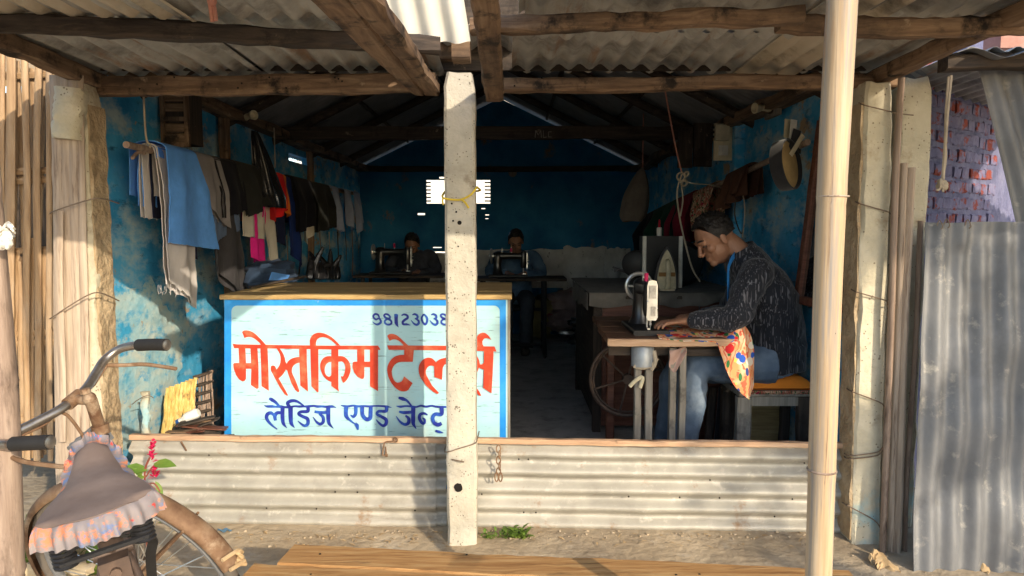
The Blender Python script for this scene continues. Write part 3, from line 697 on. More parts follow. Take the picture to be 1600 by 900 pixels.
a, b = P(1606, 420, 2.74), P(1528, 104, 2.80)
bt = a + (a-b)*.9
def leansheet(u, v):
    p = bt.lerp(b, v); w = u*.6/.082*2*math.pi
    return (p.x + .6*u, p.y + .011*math.sin(w) + .012*nz(u*3, v*3, 9), p.z + .05*u + .03*nz(u*7, 1, 2)*(v > .97))
MB().grid(leansheet, 60, 30, .0015).build('sheet', M['galv_grey'], t, smooth=60)

bk = thing('brick_wall', 'purple painted brick wall with worn red bricks behind the leaning sheets', 'brick wall', (1.9, 3.3, 0))
W0, WD = V((1.70, 3.16, 0)), V((.80, .60, 0)).normalized(); WN = V((.6, -.8, 0)).normalized()
MB().obox(W0 + WD*.8 + V((0,0,1.1)) - WN*.062, WD*.85, WN*.055, V((0,0,1.15))).build('mortar_bed', M['mortar'], bk)
# moulds: a few shared lumpy bricks
moulds = []
for k in range(5):
    q = MB(); q.beam((-.045,0,0), (.045,0,0), .028, .060, seg=4, jit=.008, ch=.007, seed=k*3.1); me = q.mesh('brick'); me.materials.append(M['brick']); moulds.append(me)
rnd = random.Random(5); nb = 0
for row in range(11):
    z = 1.22 + row*.078
    for c_ in range(11):
        s = .02 + c_*.098 + (.049 if row % 2 else 0) + rnd.uniform(-.006, .006)
        ob = bpy.data.objects.new('brick', moulds[rnd.randrange(5)]); COL.objects.link(ob); ob.parent = bk
        p = W0 + WD*s + V((0,0,z + rnd.uniform(-.004,.004))) + WN*(-.013 + rnd.uniform(-.003,.003))
        ob.location = p - WL[bk]; ob.rotation_euler = (rnd.uniform(-.06,.06) + (math.pi if rnd.random() < .5 else 0), rnd.uniform(-.05,.05), math.atan2(WD.y, WD.x))
        ob.scale = (rnd.uniform(.85,1.1), 1, rnd.uniform(.85,1.08)); nb += 1
nr = thing('lean_to_roof', 'neighbouring tin lean-to roof edge with a curled white sheet, upper right', 'roof', (2.4, 2.4, 1.95))
corr(MB(), (1.83, .95, 2.06), (2.6,0,0), (0,1.55,-.06), .085, .012, 6, 10, .0015, .006, 31).build('roof_sheet', M['roofsheet'], nr, smooth=50)
corr(MB(), (1.66, 2.66, 1.905), (1.2,0,0), (0,1.4,-.02), .085, .010, 6, 10, .0015, .006, 33).build('roof_sheet', M['roofsheet'], nr, smooth=50)
cs_ = MB(); a = P(1496, 80, 2.62); b = P(1582, 84, 2.62)
cs_.grid(lambda u, v: (a.x + (b.x-a.x+.12)*u, 2.62 + .22*v, a.z - .004 + .016*math.sin(u*8.5) + .014*v + .004*nz(u*5, v, 1)), 30, 6, .0015)
cs_.build('curled_sheet', M['galv_grey'], nr, smooth=60)
MB().beam((1.60, 2.70, 1.86), (2.6, 2.74, 1.90), .06, .055, seg=12, jit=.012, seed=41).build('purlin', M['dwood_x'], nr, smooth=30)
for (x, y) in ((4.2, 1.05), (4.2, 2.6)): MB().tube([(x, y, -.05), (x, y, 2.02)], .035, 10).build('pole', M['bamboo'], nr, smooth=True)
MB().beam((2.0, 1.05, 2.02), (4.3, 1.05, 2.03), .05, .05, seg=8, seed=3).build('purlin', M['dwood_x'], nr)
up = MB(); up.obox(P(1575, 48, 3.3) + V((.55,0,.0)), V((.62,.0,.0)), V((0,.06,0)), V((-.0,0,.09))); tag(up.build('parapet', M['pinkplaster'], loc=P(1575,42,3.4)), 'pinkish brick parapet above the lean-to roof in the top right corner', 'wall')
rope('rope', [P(1486,118,2.68), P(1480,180,2.68), P(1476,240,2.68), P(1473,286,2.68)], .0065, M['rope'], 'pale rope with a frayed knot hanging before the purple brick wall', 'rope')
kn = bpy.data.objects['rope']; q = MB()
for i in range(5): lump(q, P(1472+3*math.cos(i*2), 288+3*math.sin(i*2.6), 2.678), .013, .012, .014, i, .5, 8, 6)
q.tube(catmull([P(1472,290,2.675), P(1466,297,2.67), P(1463,296,2.67)], 4), .004, 5).tube(catmull([P(1473,292,2.675), P(1474,300,2.67)], 3), .004, 5)
WL[kn] = V(kn.location); q.build('knot', M['rope'], kn, smooth=True)
q = MB().tube(catmull([P(1482,120,2.68), P(1477,190,2.684), P(1478,250,2.684), P(1470,286,2.684)], 5), .004, 6); q.build('strand', M['rope'], kn, smooth=True)

# =================================================================== counter with painted sign
CY = 3.30
cc0, cc1 = P(350, 468, CY), P(797, 469, CY)
ct = thing('shop_counter', 'wooden shop counter with a painted sign front in red and blue lettering', 'counter', ((cc0.x+cc1.x)/2, CY+.4, 0))
X0, X1, ZT = cc0.x, cc1.x, P(600, 468, CY).z
MB().box(X0, X1-.012, CY, CY+.012, .02, ZT).build('sign_panel', M['signpanel'], ct)
MB().box(X1-.012, X1, CY-.001, CY+.78, .02, ZT-.001).box(X0, X0+.012, CY+.0125, CY+.78, .02, ZT-.001).build('side_panel', M['grey'], ct)
ctp = MB()
for i in range(4):
    ctp.beam((X0-.015, CY+.085+.2*i-.0, ZT+.0115), (X1+.008, CY+.085+.2*i, ZT+.0115), .197, .022, seg=10, jit=.002, ch=.004, seed=i)
ctp.build('counter_top', M['ctop'], ct, smooth=30)
S3 = lambda x, y, d: P(x, y, CY - d)
# border: ring between the outer edge and a rounded inner edge
def rr_(x0, y0, x1, y1, r, k=6):
    o = []
    for cx, cy, a0 in ((x1-r, y0+r, -90), (x1-r, y1-r, 0), (x0+r, y1-r, 90), (x0+r, y0+r, 180)):
        for i in range(k+1):
            A = R(a0 + 90*i/k); o.append((cx + r*math.cos(A), cy + r*math.sin(A)))
    return o
inn = rr_(361.5, 477.5, 781, 757, 9); out = rr_(350.6, 468.5, 790.5, 764, .4)
bo = MB(); n = len(inn)
bo.add([S3(x, y, .0015) for x, y in inn] + [S3(x, y, .0015) for x, y in out] + [S3(x, y, -.001) for x, y in inn], [(i, (i+1)%n, n+(i+1)%n, n+i) for i in range(n)] + [(2*n+i, 2*n+(i+1)%n, (i+1)%n, i) for i in range(n)])
bo.build('border', M['signblue'], ct)
def glyphs(name, mat, items, base):
    mb = MB(); k = 0
    for it in items:
        k += 1; d = base + .00022*k
        if it[0] == 'p': mb.poly([S3(x, y, d) for x, y in it[1]])
        else: stroke2d(mb, it[1], it[2], S3, d, 7)
    return mb.build(name, mat, ct)
def tf(ox, oy, sc): return lambda pts: [(ox + x/sc, oy + y/sc) for x, y in pts]
T1, T2, T3, T4, T5, T6, T7 = tf(350,500,7.5), tf(470,500,7.5), tf(590,500,7.5), tf(690,500,7.5), tf(400,610,10), tf(520,610,8.42), tf(570,470,11.43)
def sm(pts, n=4): # smooth a closed outline a little
    return pts
red = [('p', [(363.3,537),(370,538),(435,539),(510,540),(590.7,540),(594.7,546.9),(590,546.3),(510,546),(435,544.7),(374,544.2),(365.7,544)]),
 ('p', T1([(212,140),(225,128),(240,122),(265,121),(290,125),(318,134),(340,145),(372,168),(400,195),(445,240),(490,292),(435,292),(410,262),(380,235),(355,217),(330,205),(308,199),(290,198),(272,199),(255,205),(240,212)])),
 ('p', T1([(170,325),(250,325),(258,500),(258,690),(240,715),(215,720),(180,700),(140,645),(115,575),(108,520),(120,505),(178,502)])),
 ('p', T1([(245,505),(325,505),(325,572),(250,572)])),
 ('p', T1([(310,325),(392,325),(405,560),(405,800),(385,808),(315,762),(320,560)])),
 ('p', T1([(425,325),(510,325),(520,560),(525,830),(440,775),(435,560)])),
 ('p', T1([(610,325),(650,330),(680,370),(700,410),(714,450),(720,490),(735,515),(732,555),(720,590),(702,622),(680,650),(640,685),(600,675),(570,630),(552,598),(548,575),(550,545),(560,536),(572,533),(590,537),(600,545),(615,580),(640,550),(652,525),(660,500),(664,465),(662,430),(655,400),(640,370)])),
 ('p', T1([(570,630),(600,650),(640,685),(690,770),(745,870),(748,892),(735,885),(710,870),(650,780),(600,690)])),
 ('p', T1([(720,580),(735,510),(750,485),(770,465),(800,449),(830,440),(865,434),(900,432),(900,500),(880,501),(860,505),(835,517),(815,535),(800,560),(795,590),(797,615),(805,640),(835,700),(870,790),(885,835),(868,848),(835,820),(790,740),(755,640),(740,590)])),
 ('p', T1([(880,330),(970,330),(970,480),(985,840),(895,768),(885,500)])),
 ('p', T2([(112,340),(205,340),(207,600),(208,840),(195,848),(125,775),(118,560)])),
 ('p', T2([(115,345),(108,300),(105,240),(112,215),(125,190),(143,172),(165,160),(190,151),(215,148),(245,151),(275,158),(305,170),(335,185),(365,205),(395,230),(430,265),(460,298),(420,298),(393,270),(365,245),(338,227),(310,212),(286,204),(262,200),(238,203),(215,210),(197,223),(185,240),(178,268),(180,345)])),
 ('p', T2([(358,335),(440,335),(440,800),(448,838),(360,775),(358,730)])),
 ('p', T2([(365,425),(335,423),(310,425),(283,434),(260,450),(242,476),(230,510),(227,540),(230,570),(240,606),(255,640),(276,670),(300,695),(330,714),(365,727),(362,640),(350,655),(335,665),(320,663),(305,655),(290,635),(282,610),(279,585),(282,560),(291,532),(305,510),(330,494),(365,488)])),
 ('p', T2([(434,425),(465,422),(490,425),(517,436),(540,455),(560,480),(575,510),(583,540),(585,570),(581,606),(570,640),(557,672),(540,700),(520,722),(500,738),(485,715),(470,655),(485,664),(495,660),(508,637),(515,610),(520,586),(522,560),(518,534),(510,510),(497,494),(480,485),(434,490)])),
 ('p', T2([(660,335),(745,335),(745,660),(735,688),(710,690),(665,665),(625,615),(605,550),(610,495),(625,488),(662,488)])),
 ('p', T2([(740,488),(815,488),(815,552),(740,552)])), ('p', T2([(812,335),(905,335),(905,835),(812,775)])),
 ('p', T3([(112,297),(805,302),(1100,304),(1100,357),(805,355),(420,352),(130,350)])),
 ('p', T3([(112,185),(140,165),(165,162),(190,165),(216,175),(240,190),(270,215),(300,245),(365,305),(310,305),(288,277),(265,255),(243,240),(220,230),(200,227),(180,228),(160,234),(140,245)])),
 ('p', T3([(312,345),(425,345),(412,490),(308,490)])),
 ('p', T3([(322,410),(285,409),(250,412),(218,421),(190,435),(163,459),(140,490),(125,520),(115,550),(112,585),(115,620),(125,660),(140,700),(163,740),(190,775),(220,804),(250,825),(280,835),(310,838),(337,832),(360,820),(410,740),(310,660),(295,700),(282,718),(265,728),(248,734),(230,735),(212,725),(195,710),(180,682),(170,650),(165,600),(172,570),(185,545),(202,523),(225,505),(250,495),(280,490),(322,490)])),
 ('p', T3([(480,580),(483,550),(490,520),(507,490),(530,465),(560,448),(590,440),(618,442),(640,450),(665,472),(685,498),(700,480),(720,465),(750,453),(805,440),(950,440),(950,515),(805,515),(790,520),(780,530),(768,550),(762,570),(755,700),(665,668),(665,600),(662,545),(652,538),(640,535),(622,534),(605,540),(588,553),(575,570),(566,592),(565,620),(573,650),(590,680),(640,770),(720,855),(700,868),(650,840),(570,770),(520,700),(500,670),(490,640),(482,610)])),
 ('p', T3([(900,350),(985,350),(985,820),(900,760)])),
 ('p', T4([(412,300),(408,250),(410,215),(420,190),(435,170),(456,155),(480,148),(500,150),(520,158),(541,175),(560,195),(585,238),(566,224),(545,215),(525,211),(505,215),(489,230),(478,250),(480,285),(495,312),(440,312)])),
 ('p', T4([(300,306),(620,310),(645,372),(608,366),(300,360)])), ('p', T4([(497,355),(610,355),(600,600),(585,860),(488,795),(495,580)])),
 ('p', T4([(300,360),(380,380),(412,415),(440,470),(450,522),(475,520),(497,498),(500,580),(478,577),(455,565),(437,556),(427,590),(415,620),(380,660),(330,640),(330,560),(370,520),(370,450)])),
 ('p', T4([(380,740),(412,800),(440,835),(465,885),(450,890),(430,878),(370,800)]))]
glyphs('red_lettering', M['signred'], red, .0012)
s = lambda T, pts, w, sc: ('s', T(pts), [x/sc for x in w])
n7 = [s(T7,[(262,300),(235,250),(190,236),(155,262),(158,300),(200,335),(250,312),(278,340),(285,385),(235,420),(185,412),(138,372)],[22,34,36,34,34,32,30,36,42,40,28,8],11.43),
 s(T7,[(462,300),(420,250),(370,238),(345,262),(370,300),(420,325),(470,360),(470,410),(410,425),(360,395),(365,350),(420,320),(462,300)],[30,34,34,34,38,40,36,38,36,34,34,34,30],11.43),
 ('p',T7([(525,235),(560,232),(595,245),(590,330),(595,430),(605,478),(560,445),(530,400)])),
 s(T7,[(655,265),(700,243),(755,262),(765,305),(715,340),(678,380),(690,418),(745,420),(815,436)],[20,36,40,42,44,44,38,40,6],11.43),
 s(T7,[(850,252),(890,238),(935,262),(940,305),(895,322)],[20,36,40,40,24],11.43), s(T7,[(905,315),(955,352),(962,400),(925,428),(875,405),(825,345)],[24,38,42,42,32,8],11.43),
 s(T7,[(1055,235),(1018,300),(1030,370),(1078,422),(1112,370),(1108,300),(1055,235)],[26,36,36,38,40,40,26],11.43)]
n7 += [('s', [(x + 335/11.43, y) for x, y in n7[4][1]], n7[4][2]), ('s', [(x + 335/11.43, y) for x, y in n7[5][1]], n7[5][2]), ('s', [(x + 1012/11.43, y) for x, y in n7[1][1]], n7[1][2])]
glyphs('blue_number', M['signnavy'], n7, .0012)
low = [s(T5,[(125,235),(180,250),(250,250),(310,256),(380,252),(450,262),(520,262),(600,248),(680,252),(760,250),(830,248),(900,242),(960,252),(1030,250),(1100,256),(1180,252),(1255,268)],[6,40,44,30,42,36,34,30,38,30,40,34,42,34,40,44,6],10),
 s(T5,[(205,125),(245,145),(310,190),(385,270)],[30,58,46,26],10),
 s(T5,[(305,472),(295,400),(330,352),(395,350)],[45,60,56,44],10), s(T5,[(285,395),(235,352),(180,372),(165,430),(205,500),(268,560),(332,608)],[34,54,58,56,44,28,16],10),
 s(T5,[(415,262),(415,430),(430,520),(485,588)],[66,62,50,4],10), s(T5,[(540,258),(542,430),(555,520),(605,585)],[74,68,56,4],10),
 s(T5,[(525,262),(495,200),(545,165),(620,165),(690,200),(775,265)],[50,56,54,46,32,18],10),
 s(T5,[(810,262),(808,325),(700,335),(668,370),(740,412),(805,445),(810,520),(765,552),(715,530),(652,475)],[56,54,46,46,50,54,56,44,34,10],10),
 s(T5,[(1130,262),(1130,430),(1145,520),(1212,595)],[66,64,50,4],10), s(T5,[(915,330),(1000,345),(1120,345)],[40,48,46],10), s(T5,[(985,365),(1045,415),(1050,490),(1005,525),(950,495),(888,412)],[30,52,52,48,36,8],10),
 s(T6,[(105,195),(150,206),(200,210),(270,200),(330,210),(400,205),(470,210),(540,205),(640,206),(710,212),(775,226)],[5,28,30,26,30,26,28,22,24,30,4],8.42),
 s(T6,[(178,210),(176,330),(230,395),(292,440)],[56,54,26,16],8.42), s(T6,[(290,440),(318,462),(332,520)],[30,54,20],8.42), s(T6,[(302,212),(302,300),(272,345),(232,322)],[48,46,38,10],8.42),
 s(T6,[(388,212),(392,320),(440,378),(490,365),(498,290),(500,212)],[52,50,50,54,52,50],8.42),
 s(T6,[(705,212),(700,272),(605,275),(582,312),(640,345),(700,385),(700,440),(660,465),(610,430),(568,382)],[48,42,36,36,40,46,46,36,28,8],8.42),
 s(T6,[(865,95),(920,112),(975,135),(1035,205)],[26,50,30,22],8.42), s(T6,[(835,205),(890,214),(960,206),(1040,212),(1100,217),(1160,202),(1230,214),(1300,202),(1370,215),(1495,217)],[5,32,24,28,22,26,30,24,28,26],8.42),
 s(T6,[(872,280),(940,292),(1035,286)],[24,44,40],8.42), s(T6,[(1058,212),(1058,390),(1062,445),(1098,507)],[56,54,42,5],8.42), s(T6,[(955,330),(998,370),(992,430),(945,448),(885,410),(832,338)],[24,42,46,38,28,7],8.42),
 s(T6,[(1248,325),(1200,302),(1150,318),(1140,370),(1175,428),(1205,430),(1208,385),(1180,362)],[14,34,42,42,40,34,30,14],8.42),
 s(T6,[(1432,215),(1430,312),(1350,312),(1315,360),(1335,425),(1385,452),(1432,432)],[54,50,46,48,46,54,44],8.42), s(T6,[(1352,530),(1400,545),(1455,560)],[26,36,6],8.42)]
glyphs('blue_lettering', M['signnavy'], low, .0012)

# things on the counter
t = tag(MB().beam(P(392,450,3.62)+V((0,0,.006)), P(478,436,4.02)+V((0,0,.012)), .03, .006, seg=6, jit=.001, ch=.002).beam(P(410,448,3.70)+V((0,0,.012)), P(476,437,4.0)+V((0,0,.02)), .025, .006, seg=6, jit=.001, ch=.002, seed=4).build('measuring_stick', M['dwood_x'], loc=P(430,444,3.8)), 'flat wooden measuring sticks lying on the counter top', 'ruler')

# =================================================================== bench in the foreground
be = thing('wooden_bench', 'low rough plank bench in the foreground, cut by the bottom edge', 'bench', (.1, 1.88, -.08))
HB = .32
bL, bR = PZ(461, 849, HB), PZ(1325, 890, HB)
ux = (bR-bL).normalized(); uy = V((-ux.y, ux.x, 0)); Lb = (bR-bL).length
def plank(name, off, w, seed, l0=0, l1=0, th=.028):
    c0 = bL + ux*l0 - uy*(off + w/2) - V((0,0,th/2)); c1 = bR + ux*l1 - uy*(off + w/2) - V((0,0,th/2))
    return MB().beam(c0, c1, w, th, seg=40, jit=.005, ch=.006, seed=seed).build(name, M['plank'], be, smooth=30)
plank('plank', 0, .125, 1); plank('plank', .131, .11, 2, -.06, .02); plank('plank', .247, .09, 3, -.03, .0)
for l in (.16, Lb-.16):
    c = bL + ux*l - uy*.17
    MB().beam(c - uy*.15 - V((0,0,.045)), c + uy*.14 - V((0,0,.045)), .05, .034, seg=4, seed=l).build('cross_bar', M['dwood_y'], be)
    for s_ in (-.12, .12):
        MB().beam(c + uy*s_ + V((0,0,-HB-.1)), c + uy*s_ - V((0,0,.063)), .05, .05, up=(0,1,0), seg=4, seed=l+s_).build('leg', M['dwood_z'], be)
nl = MB()
for l, o in ((.10,.06),(.12,.18),(Lb-.2,.05),(Lb*.33,.02),(Lb*.7,.08),(Lb*.74,.07),(Lb*.73,.1)): nl.lathe([(.004,0),(.003,.0018)], bL + ux*l - uy*o, (0,0,1), 7)
tag(nl.build('nail_heads', M['hole'], be), kind='stuff')

# =================================================================== plants
def leaf(mb, p, d, n, L, w, curl=.3):
    p, d, n = V(p), V(d).normalized(), V(n); s = d.cross(n).normalized(); n = s.cross(d).normalized()
    pr = [(0,.08),(.2,.7),(.45,1),(.7,.75),(.9,.3),(1,.02)]
    Lr, Cr, Rr_ = [], [], []
    for t_, ww in pr:
        c = p + d*(L*t_) - n*(curl*L*t_*t_); Lr.append(c + s*(w*ww/2) + n*(w*.12*ww)); Cr.append(c); Rr_.append(c - s*(w*ww/2) + n*(w*.12*ww))
    k = len(pr); mb.add(Lr + Cr + Rr_, [(i,i+1,k+i+1,k+i) for i in range(k-1)] + [(k+i,k+i+1,2*k+i+1,2*k+i) for i in range(k-1)])
t = thing('cockscomb_plant', 'small cockscomb plant with magenta flower spikes beside the barrier', 'plant', P(232, 850, 2.62))
b0 = P(228, 845, 2.62); b0.z = 0
MB().tube(catmull([b0, P(230,800,2.6), P(226,740,2.58), P(234,715,2.58)], 5), .004, 6).tube(catmull([P(228,745,2.58), P(240,728,2.58), P(242,742,2.575)], 4), .003, 6).tube(catmull([P(226,760,2.58), P(240,755,2.57), P(250,768,2.57)], 4), .003, 6).build('stem', M['stem'], t, smooth=True)
rnd = random.Random(3)
def spike(a, b, r):
    q = MB(); a, b = V(a), V(b); ax = (b-a).normalized()
    for i in range(46):
        k = rnd.random(); d = V((rnd.uniform(-1,1), rnd.uniform(-1,1), rnd.uniform(-.2,.8))).normalized()
        leaf(q, a.lerp(b, k) + d*r*.3*(1-k*.7), d + ax*.5, ax, .022*(1.1-k*.6), .011, .1)
    return q.build('flower_spike', M['petal'], t, smooth=True)
spike(P(236,722,2.58), P(240,688,2.58), .018); spike(P(242,748,2.575), P(242,730,2.575), .012)
for i, (x, y, dx, dz, L, w) in enumerate([(230,735,-1,.25,.10,.05),(240,725,.9,.15,.09,.045),(226,745,-.7,-.2,.05,.035),(243,752,.6,-.9,.06,.02),(222,742,-.3,.5,.04,.03),(236,760,.5,-.7,.07,.025)]):
    q = MB(); leaf(q, P(x, y, 2.575), (dx, -.25, dz), (0,-.5,.8), L, w, .25); q.build('leaf', M['leaf'], t, smooth=True)
def tuft(label, px, py, Y, n, L, w, mat, seed, spread=.03, z0=None, name='weed'):
    rnd = random.Random(seed); b = P(px, py, Y); b.z = gz(b.x, b.y) if z0 is None else z0
    t = thing(name, label, 'plant', b)
    q = MB()
    for i in range(n):
        a = rnd.uniform(0, 6.28); e = rnd.uniform(.15, 1.1); d = V((math.cos(a)*math.cos(e), math.sin(a)*math.cos(e), math.sin(e)))
        o = b + V((rnd.uniform(-spread, spread), rnd.uniform(-.02, .01), rnd.uniform(0, .03)))
        leaf(q, o, d, (0,0,1), L*rnd.uniform(.6,1.2), w*rnd.uniform(.7,1.2), .35)
    q.build('foliage', mat, t, smooth=True); MB().tube([b - V((0,0,.01)), b + V((0,0,L*.8))], .002, 5).build('stem', M['leaf'], t)
    return t
tuft('small green weed sprouting at the foot of the left barrier', 270, 818, 2.86, 10, .075, .024, M['leaf'], 2, .008)
tuft('low green weed patch at the foot of the barrier, right of the pillar', 808, 836, 2.80, 90, .034, .016, M['leaf'], 3, .05)
tuft('straggling pale weed right beside the middle pillar foot', 772, 838, 2.79, 40, .025, .012, M['leaf'], 4, .05)
bushes = [(75,880,2.5,34,.15,.062,'leaf'),(36,800,2.6,44,.14,.05,'leafdark'),(118,870,2.5,34,.13,.05,'leaf'),(52,760,2.72,30,.16,.03,'leaf'),(12,880,2.48,40,.16,.055,'leafdark')]
bl_lab = ['broad yellow green leaves growing behind the bicycle wheel, nearest the front','dark green undergrowth against the fence behind the left pole','green leafy sprig between bicycle wheel and fence','thin green shoots rising at the foot of the bamboo fence','dark leafy undergrowth in the lower left corner']
for i, (x, y, Y, n, L, w, m) in enumerate(bushes): tuft(bl_lab[i], x, y, Y, n, L, w, M[m], 20+i, .10, None, 'undergrowth')
rnd = random.Random(9)
cl = MB()
for i in range(46):
    x, y = rnd.uniform(55, 135), rnd.uniform(815, 895); p = PZ(x, y, -.02+.12*rnd.random()); 
    lump(cl, p, rnd.uniform(.02,.045), rnd.uniform(.02,.04), rnd.uniform(.015,.035), i, .4, 8, 6)
tag(cl.build('rubble_heap', M['stone'], loc=PZ(95,850,0), smooth=True), kind='stuff')
dr = MB()
for i in range(120):
    x, Y = rnd.choice((rnd.uniform(-1.4, 1.2), rnd.uniform(-.9,-.2))), rnd.uniform(2.70, 2.84); p = V((x, Y, .004)); a = rnd.uniform(0, 6.28)
    leaf(dr, p, (math.cos(a), math.sin(a)*.5, rnd.uniform(0,.3)), (0,0,1), rnd.uniform(.01,.035), rnd.uniform(.004,.012), .3)
tag(dr.build('litter', M['dry'], loc=(0,2.8,0)), kind='stuff')
pb = MB(); rnd = random.Random(77)
for i in range(260):
    x, y = rnd.uniform(-1.35, 1.7), rnd.choice((rnd.uniform(2.3, 2.86), rnd.uniform(2.78, 2.86), rnd.uniform(2.78, 2.86))); r = rnd.choice((.002,.0025,.003,.005)); lump(pb, (x, y, gz(x, y)+r*.4), r*rnd.uniform(.8,1.6), r*rnd.uniform(.8,1.4), r*.8, i, .5, 6, 4)
tag(pb.build('pebbles', M['ground'], loc=(0,2.6,0)), kind='stuff')
rgm = MB().grid(lambda u, v: (PZ(350,820,.01).x + .05*u + .006*math.sin(v*7), 2.83 + .018*v, .012 + .006*math.sin(u*9+v*3)), 10, 4, .002)
tag(rgm.build('rag', flat('blue_rag', (.08,.15,.22), .9), loc=PZ(350,820,.01)), 'scrap of blue rag lying at the foot of the left barrier', 'rag')
t = thing('dry_leaf_pile', 'crumpled dry leaves and broken brick at the foot of the big sheet, lower right', 'leaves', PZ(1510, 890, -.05))
for i, (x, y) in enumerate(((1478,888),(1500,884),(1522,890),(1560,874),(1552,892),(1376,878),(1390,890))):
    q = MB(); c = PZ(x, y+8, -.02)
    q.grid(lambda u, v: c + V((.075*(u-.5), .02*math.sin(u*5+i) + .04*v, .0 + .045*v*(1-.9*abs(u-.5)) + .02*nz(u*4, v*4, i))), 8, 6, .002); q.build('dry_leaf', M['dry'], t, smooth=True)

# =================================================================== clothes rails and hanging clothes
ra, rb_ = PX(197, 226, -1.60), PX(560, 302, -1.60)
rb_.z = ra.z + .01
RZ = ra.z
t = thing('clothes_rail', 'bamboo clothes rail hung along the left blue wall, under the trousers', 'rail', ra)
q = MB(); culm(q, [ra, ra.lerp(rb_, .35) - V((0,0,.01)), ra.lerp(rb_, .7) - V((0,0,.008)), rb_], .015, (.05,.22,.4,.62,.83), 10); q.build('pole', M['bamboo_grey'], t, smooth=True)
MB().tube(catmull([PX(207,247,-1.59), PX(216,238,-1.60), PX(226,240,-1.60)], 4), .008, 6).build('peg', M['bamboo_grey'], t, smooth=True)
c0 = PX(228, 233, -1.60)
rope('cord', [c0 + V((.0,0,-.02)), c0 + V((.014,.012,.02)), c0 + V((.002,0,.06)), V((c0.x, c0.y, 1.93))], .0045, M['rope'], 'cord holding up the near end of the left clothes rail')
c0 = PX(430, 262, -1.60); rope('cord', [c0, V((c0.x, c0.y, 1.93))], .0045, M['rope'], 'cord holding up the clothes rail above the black bag')

def fab(name, c, var=.22, stripe=None, st=(1,1,1), sc=9):
    return pm(name, [tuple(x*(1-var) for x in c), c, tuple(min(1,x*(1+var)) for x in c)], sc, st, .9, .5, 16, .01, dirt=stripe, sheen=.03, spec=.1)
FB = dict(lgrey=fab('light_grey_cloth', (.50,.47,.46), .1), blue=fab('sky_blue_cloth', (.10,.29,.72), .15), slate=fab('slate_blue_cloth', (.115,.165,.27), .15), navy=fab('navy_cloth', (.012,.016,.045)),
    taupe=fab('taupe_cloth', (.23,.215,.22), .12), black=fab('black_trouser_cloth', (.009,.009,.013)), char=fab('charcoal_pinstripe_cloth', (.045,.043,.047), .2, [((.09,.09,.09),30,.6,.66,(3,3,.12))]),
    olive=fab('dark_olive_cloth', (.022,.023,.021)), cream=fab('cream_cloth', (.52,.49,.42), .08), pink=fab('magenta_cloth', (.62,.02,.22), .2), red=fab('red_cloth', (.62,.018,.02), .25),
    orange=fab('orange_cloth', (.68,.16,.02), .2), lblue=fab('pale_blue_shirt_cloth', (.26,.31,.44), .15), maroon=fab('maroon_cloth', (.16,.014,.03), .3), brown=fab('brown_cloth', (.075,.035,.022), .3), green=fab('dark_green_cloth', (.012,.045,.032), .3))
def drape(name, label, cat, Y0, Y1, Lr, Lw, mat, layer=0, folds=2.5, amp=.018, slant=0.0, pinch=.0, seed=0, X=-1.60, z=None, group='clothes hanging on the left rail', layers=1, wave=.0, rail=None, skew=None, side=1, ragged=.006):
    mb = MB(); r = .018 + layer*.009; z = RZ if z is None else z
    for l in range(layers):
        rl = r + l*.010; tot = Lw + math.pi*rl + Lr; sk = (.34*math.sin(seed*2.3) if skew is None else skew); nv = max(20, int(tot/.016))
        def fn(u, v, rl=rl, tot=tot, l=l):
            s = v*tot
            if s < Lw: x, zz, dn = -rl, -(Lw-s), (Lw-s)
            elif s < Lw + math.pi*rl:
                a = (s-Lw)/rl; x, zz, dn = -rl*math.cos(a), (.017+.003*layer+.003*l)*math.sin(a), 0
            else: dn = (s-Lw-math.pi*rl)*(1 + sk*(u-.5)*(1+.25*l)); x, zz = rl, -dn
            k = min(1, dn/.16)
            y = Y0 + (Y1-Y0)*(.5 + (u-.5)*(1-pinch*min(1, dn/max(Lr,.1)))) + slant*dn + .008*nz(u*2+seed, dn*4, 3)
            w = amp*k*(math.sin(u*folds*6.283 + seed + l*.9 + 1.3*nz(dn*2, seed, l)) + .7*nz(u*3+seed, dn*3, l)) + k*.006*nz(u*4+seed, dn*9+u*3, l+2) + k*.003*nz(u*9, dn*26+u*6, seed) 
            x += (1 if x > 0 else -.5)*(abs(w) if False else w) + k*.012*l*(1 if x > 0 else -1) + (.02*k if x > 0 else 0)
            if v > .985 or v < .015: zz += ragged*nz(u*14, seed, l)
            rx, ry, rz = (X, y, z) if rail is None else tuple(rail(y))
            return V((rx + side*x, ry, rz + zz + .004*l))
        mb.grid(fn, max(16, int((Y1-Y0)/.013)), nv, .004)
    o = V((X, (Y0+Y1)/2, z)) if rail is None else V(rail((Y0+Y1)/2))
    return tag(mb.build(name, mat, loc=o, smooth=70), label, cat, group)
D = drape
D('trousers', 'sky blue trousers folded short at the near end of the rail', 'trousers', 3.17, 3.27, .04, .25, FB['blue'], 1, .8, .012, .05, -.3, 1, layers=2)
D('trousers', 'light beige trousers with looped waistband at the near end of the rail', 'trousers', 3.20, 3.33, .05, .20, FB['lgrey'], 0, 1.0, .016, .05, -.2, 2, layers=2)
D('trousers', 'long light grey trousers with frayed hems hanging lowest on the rail', 'trousers', 3.16, 3.44, .66, .30, FB['lgrey'], 1, 1.3, .012, .02, .0, 3, layers=2, ragged=.02)
D('trousers', 'navy trousers hanging under the sky blue pair', 'trousers', 3.20, 3.42, .475, .3, FB['navy'], 0, 1.4, .006, .12, -.3, 5, layers=1, skew=.10)
D('trousers', 'sky blue pleated trousers, the brightest and largest on the rail', 'trousers', 3.16, 3.46, .43, .2, FB['blue'], 7, 1.4, .010, .12, -.60, 5, layers=1, skew=.10)
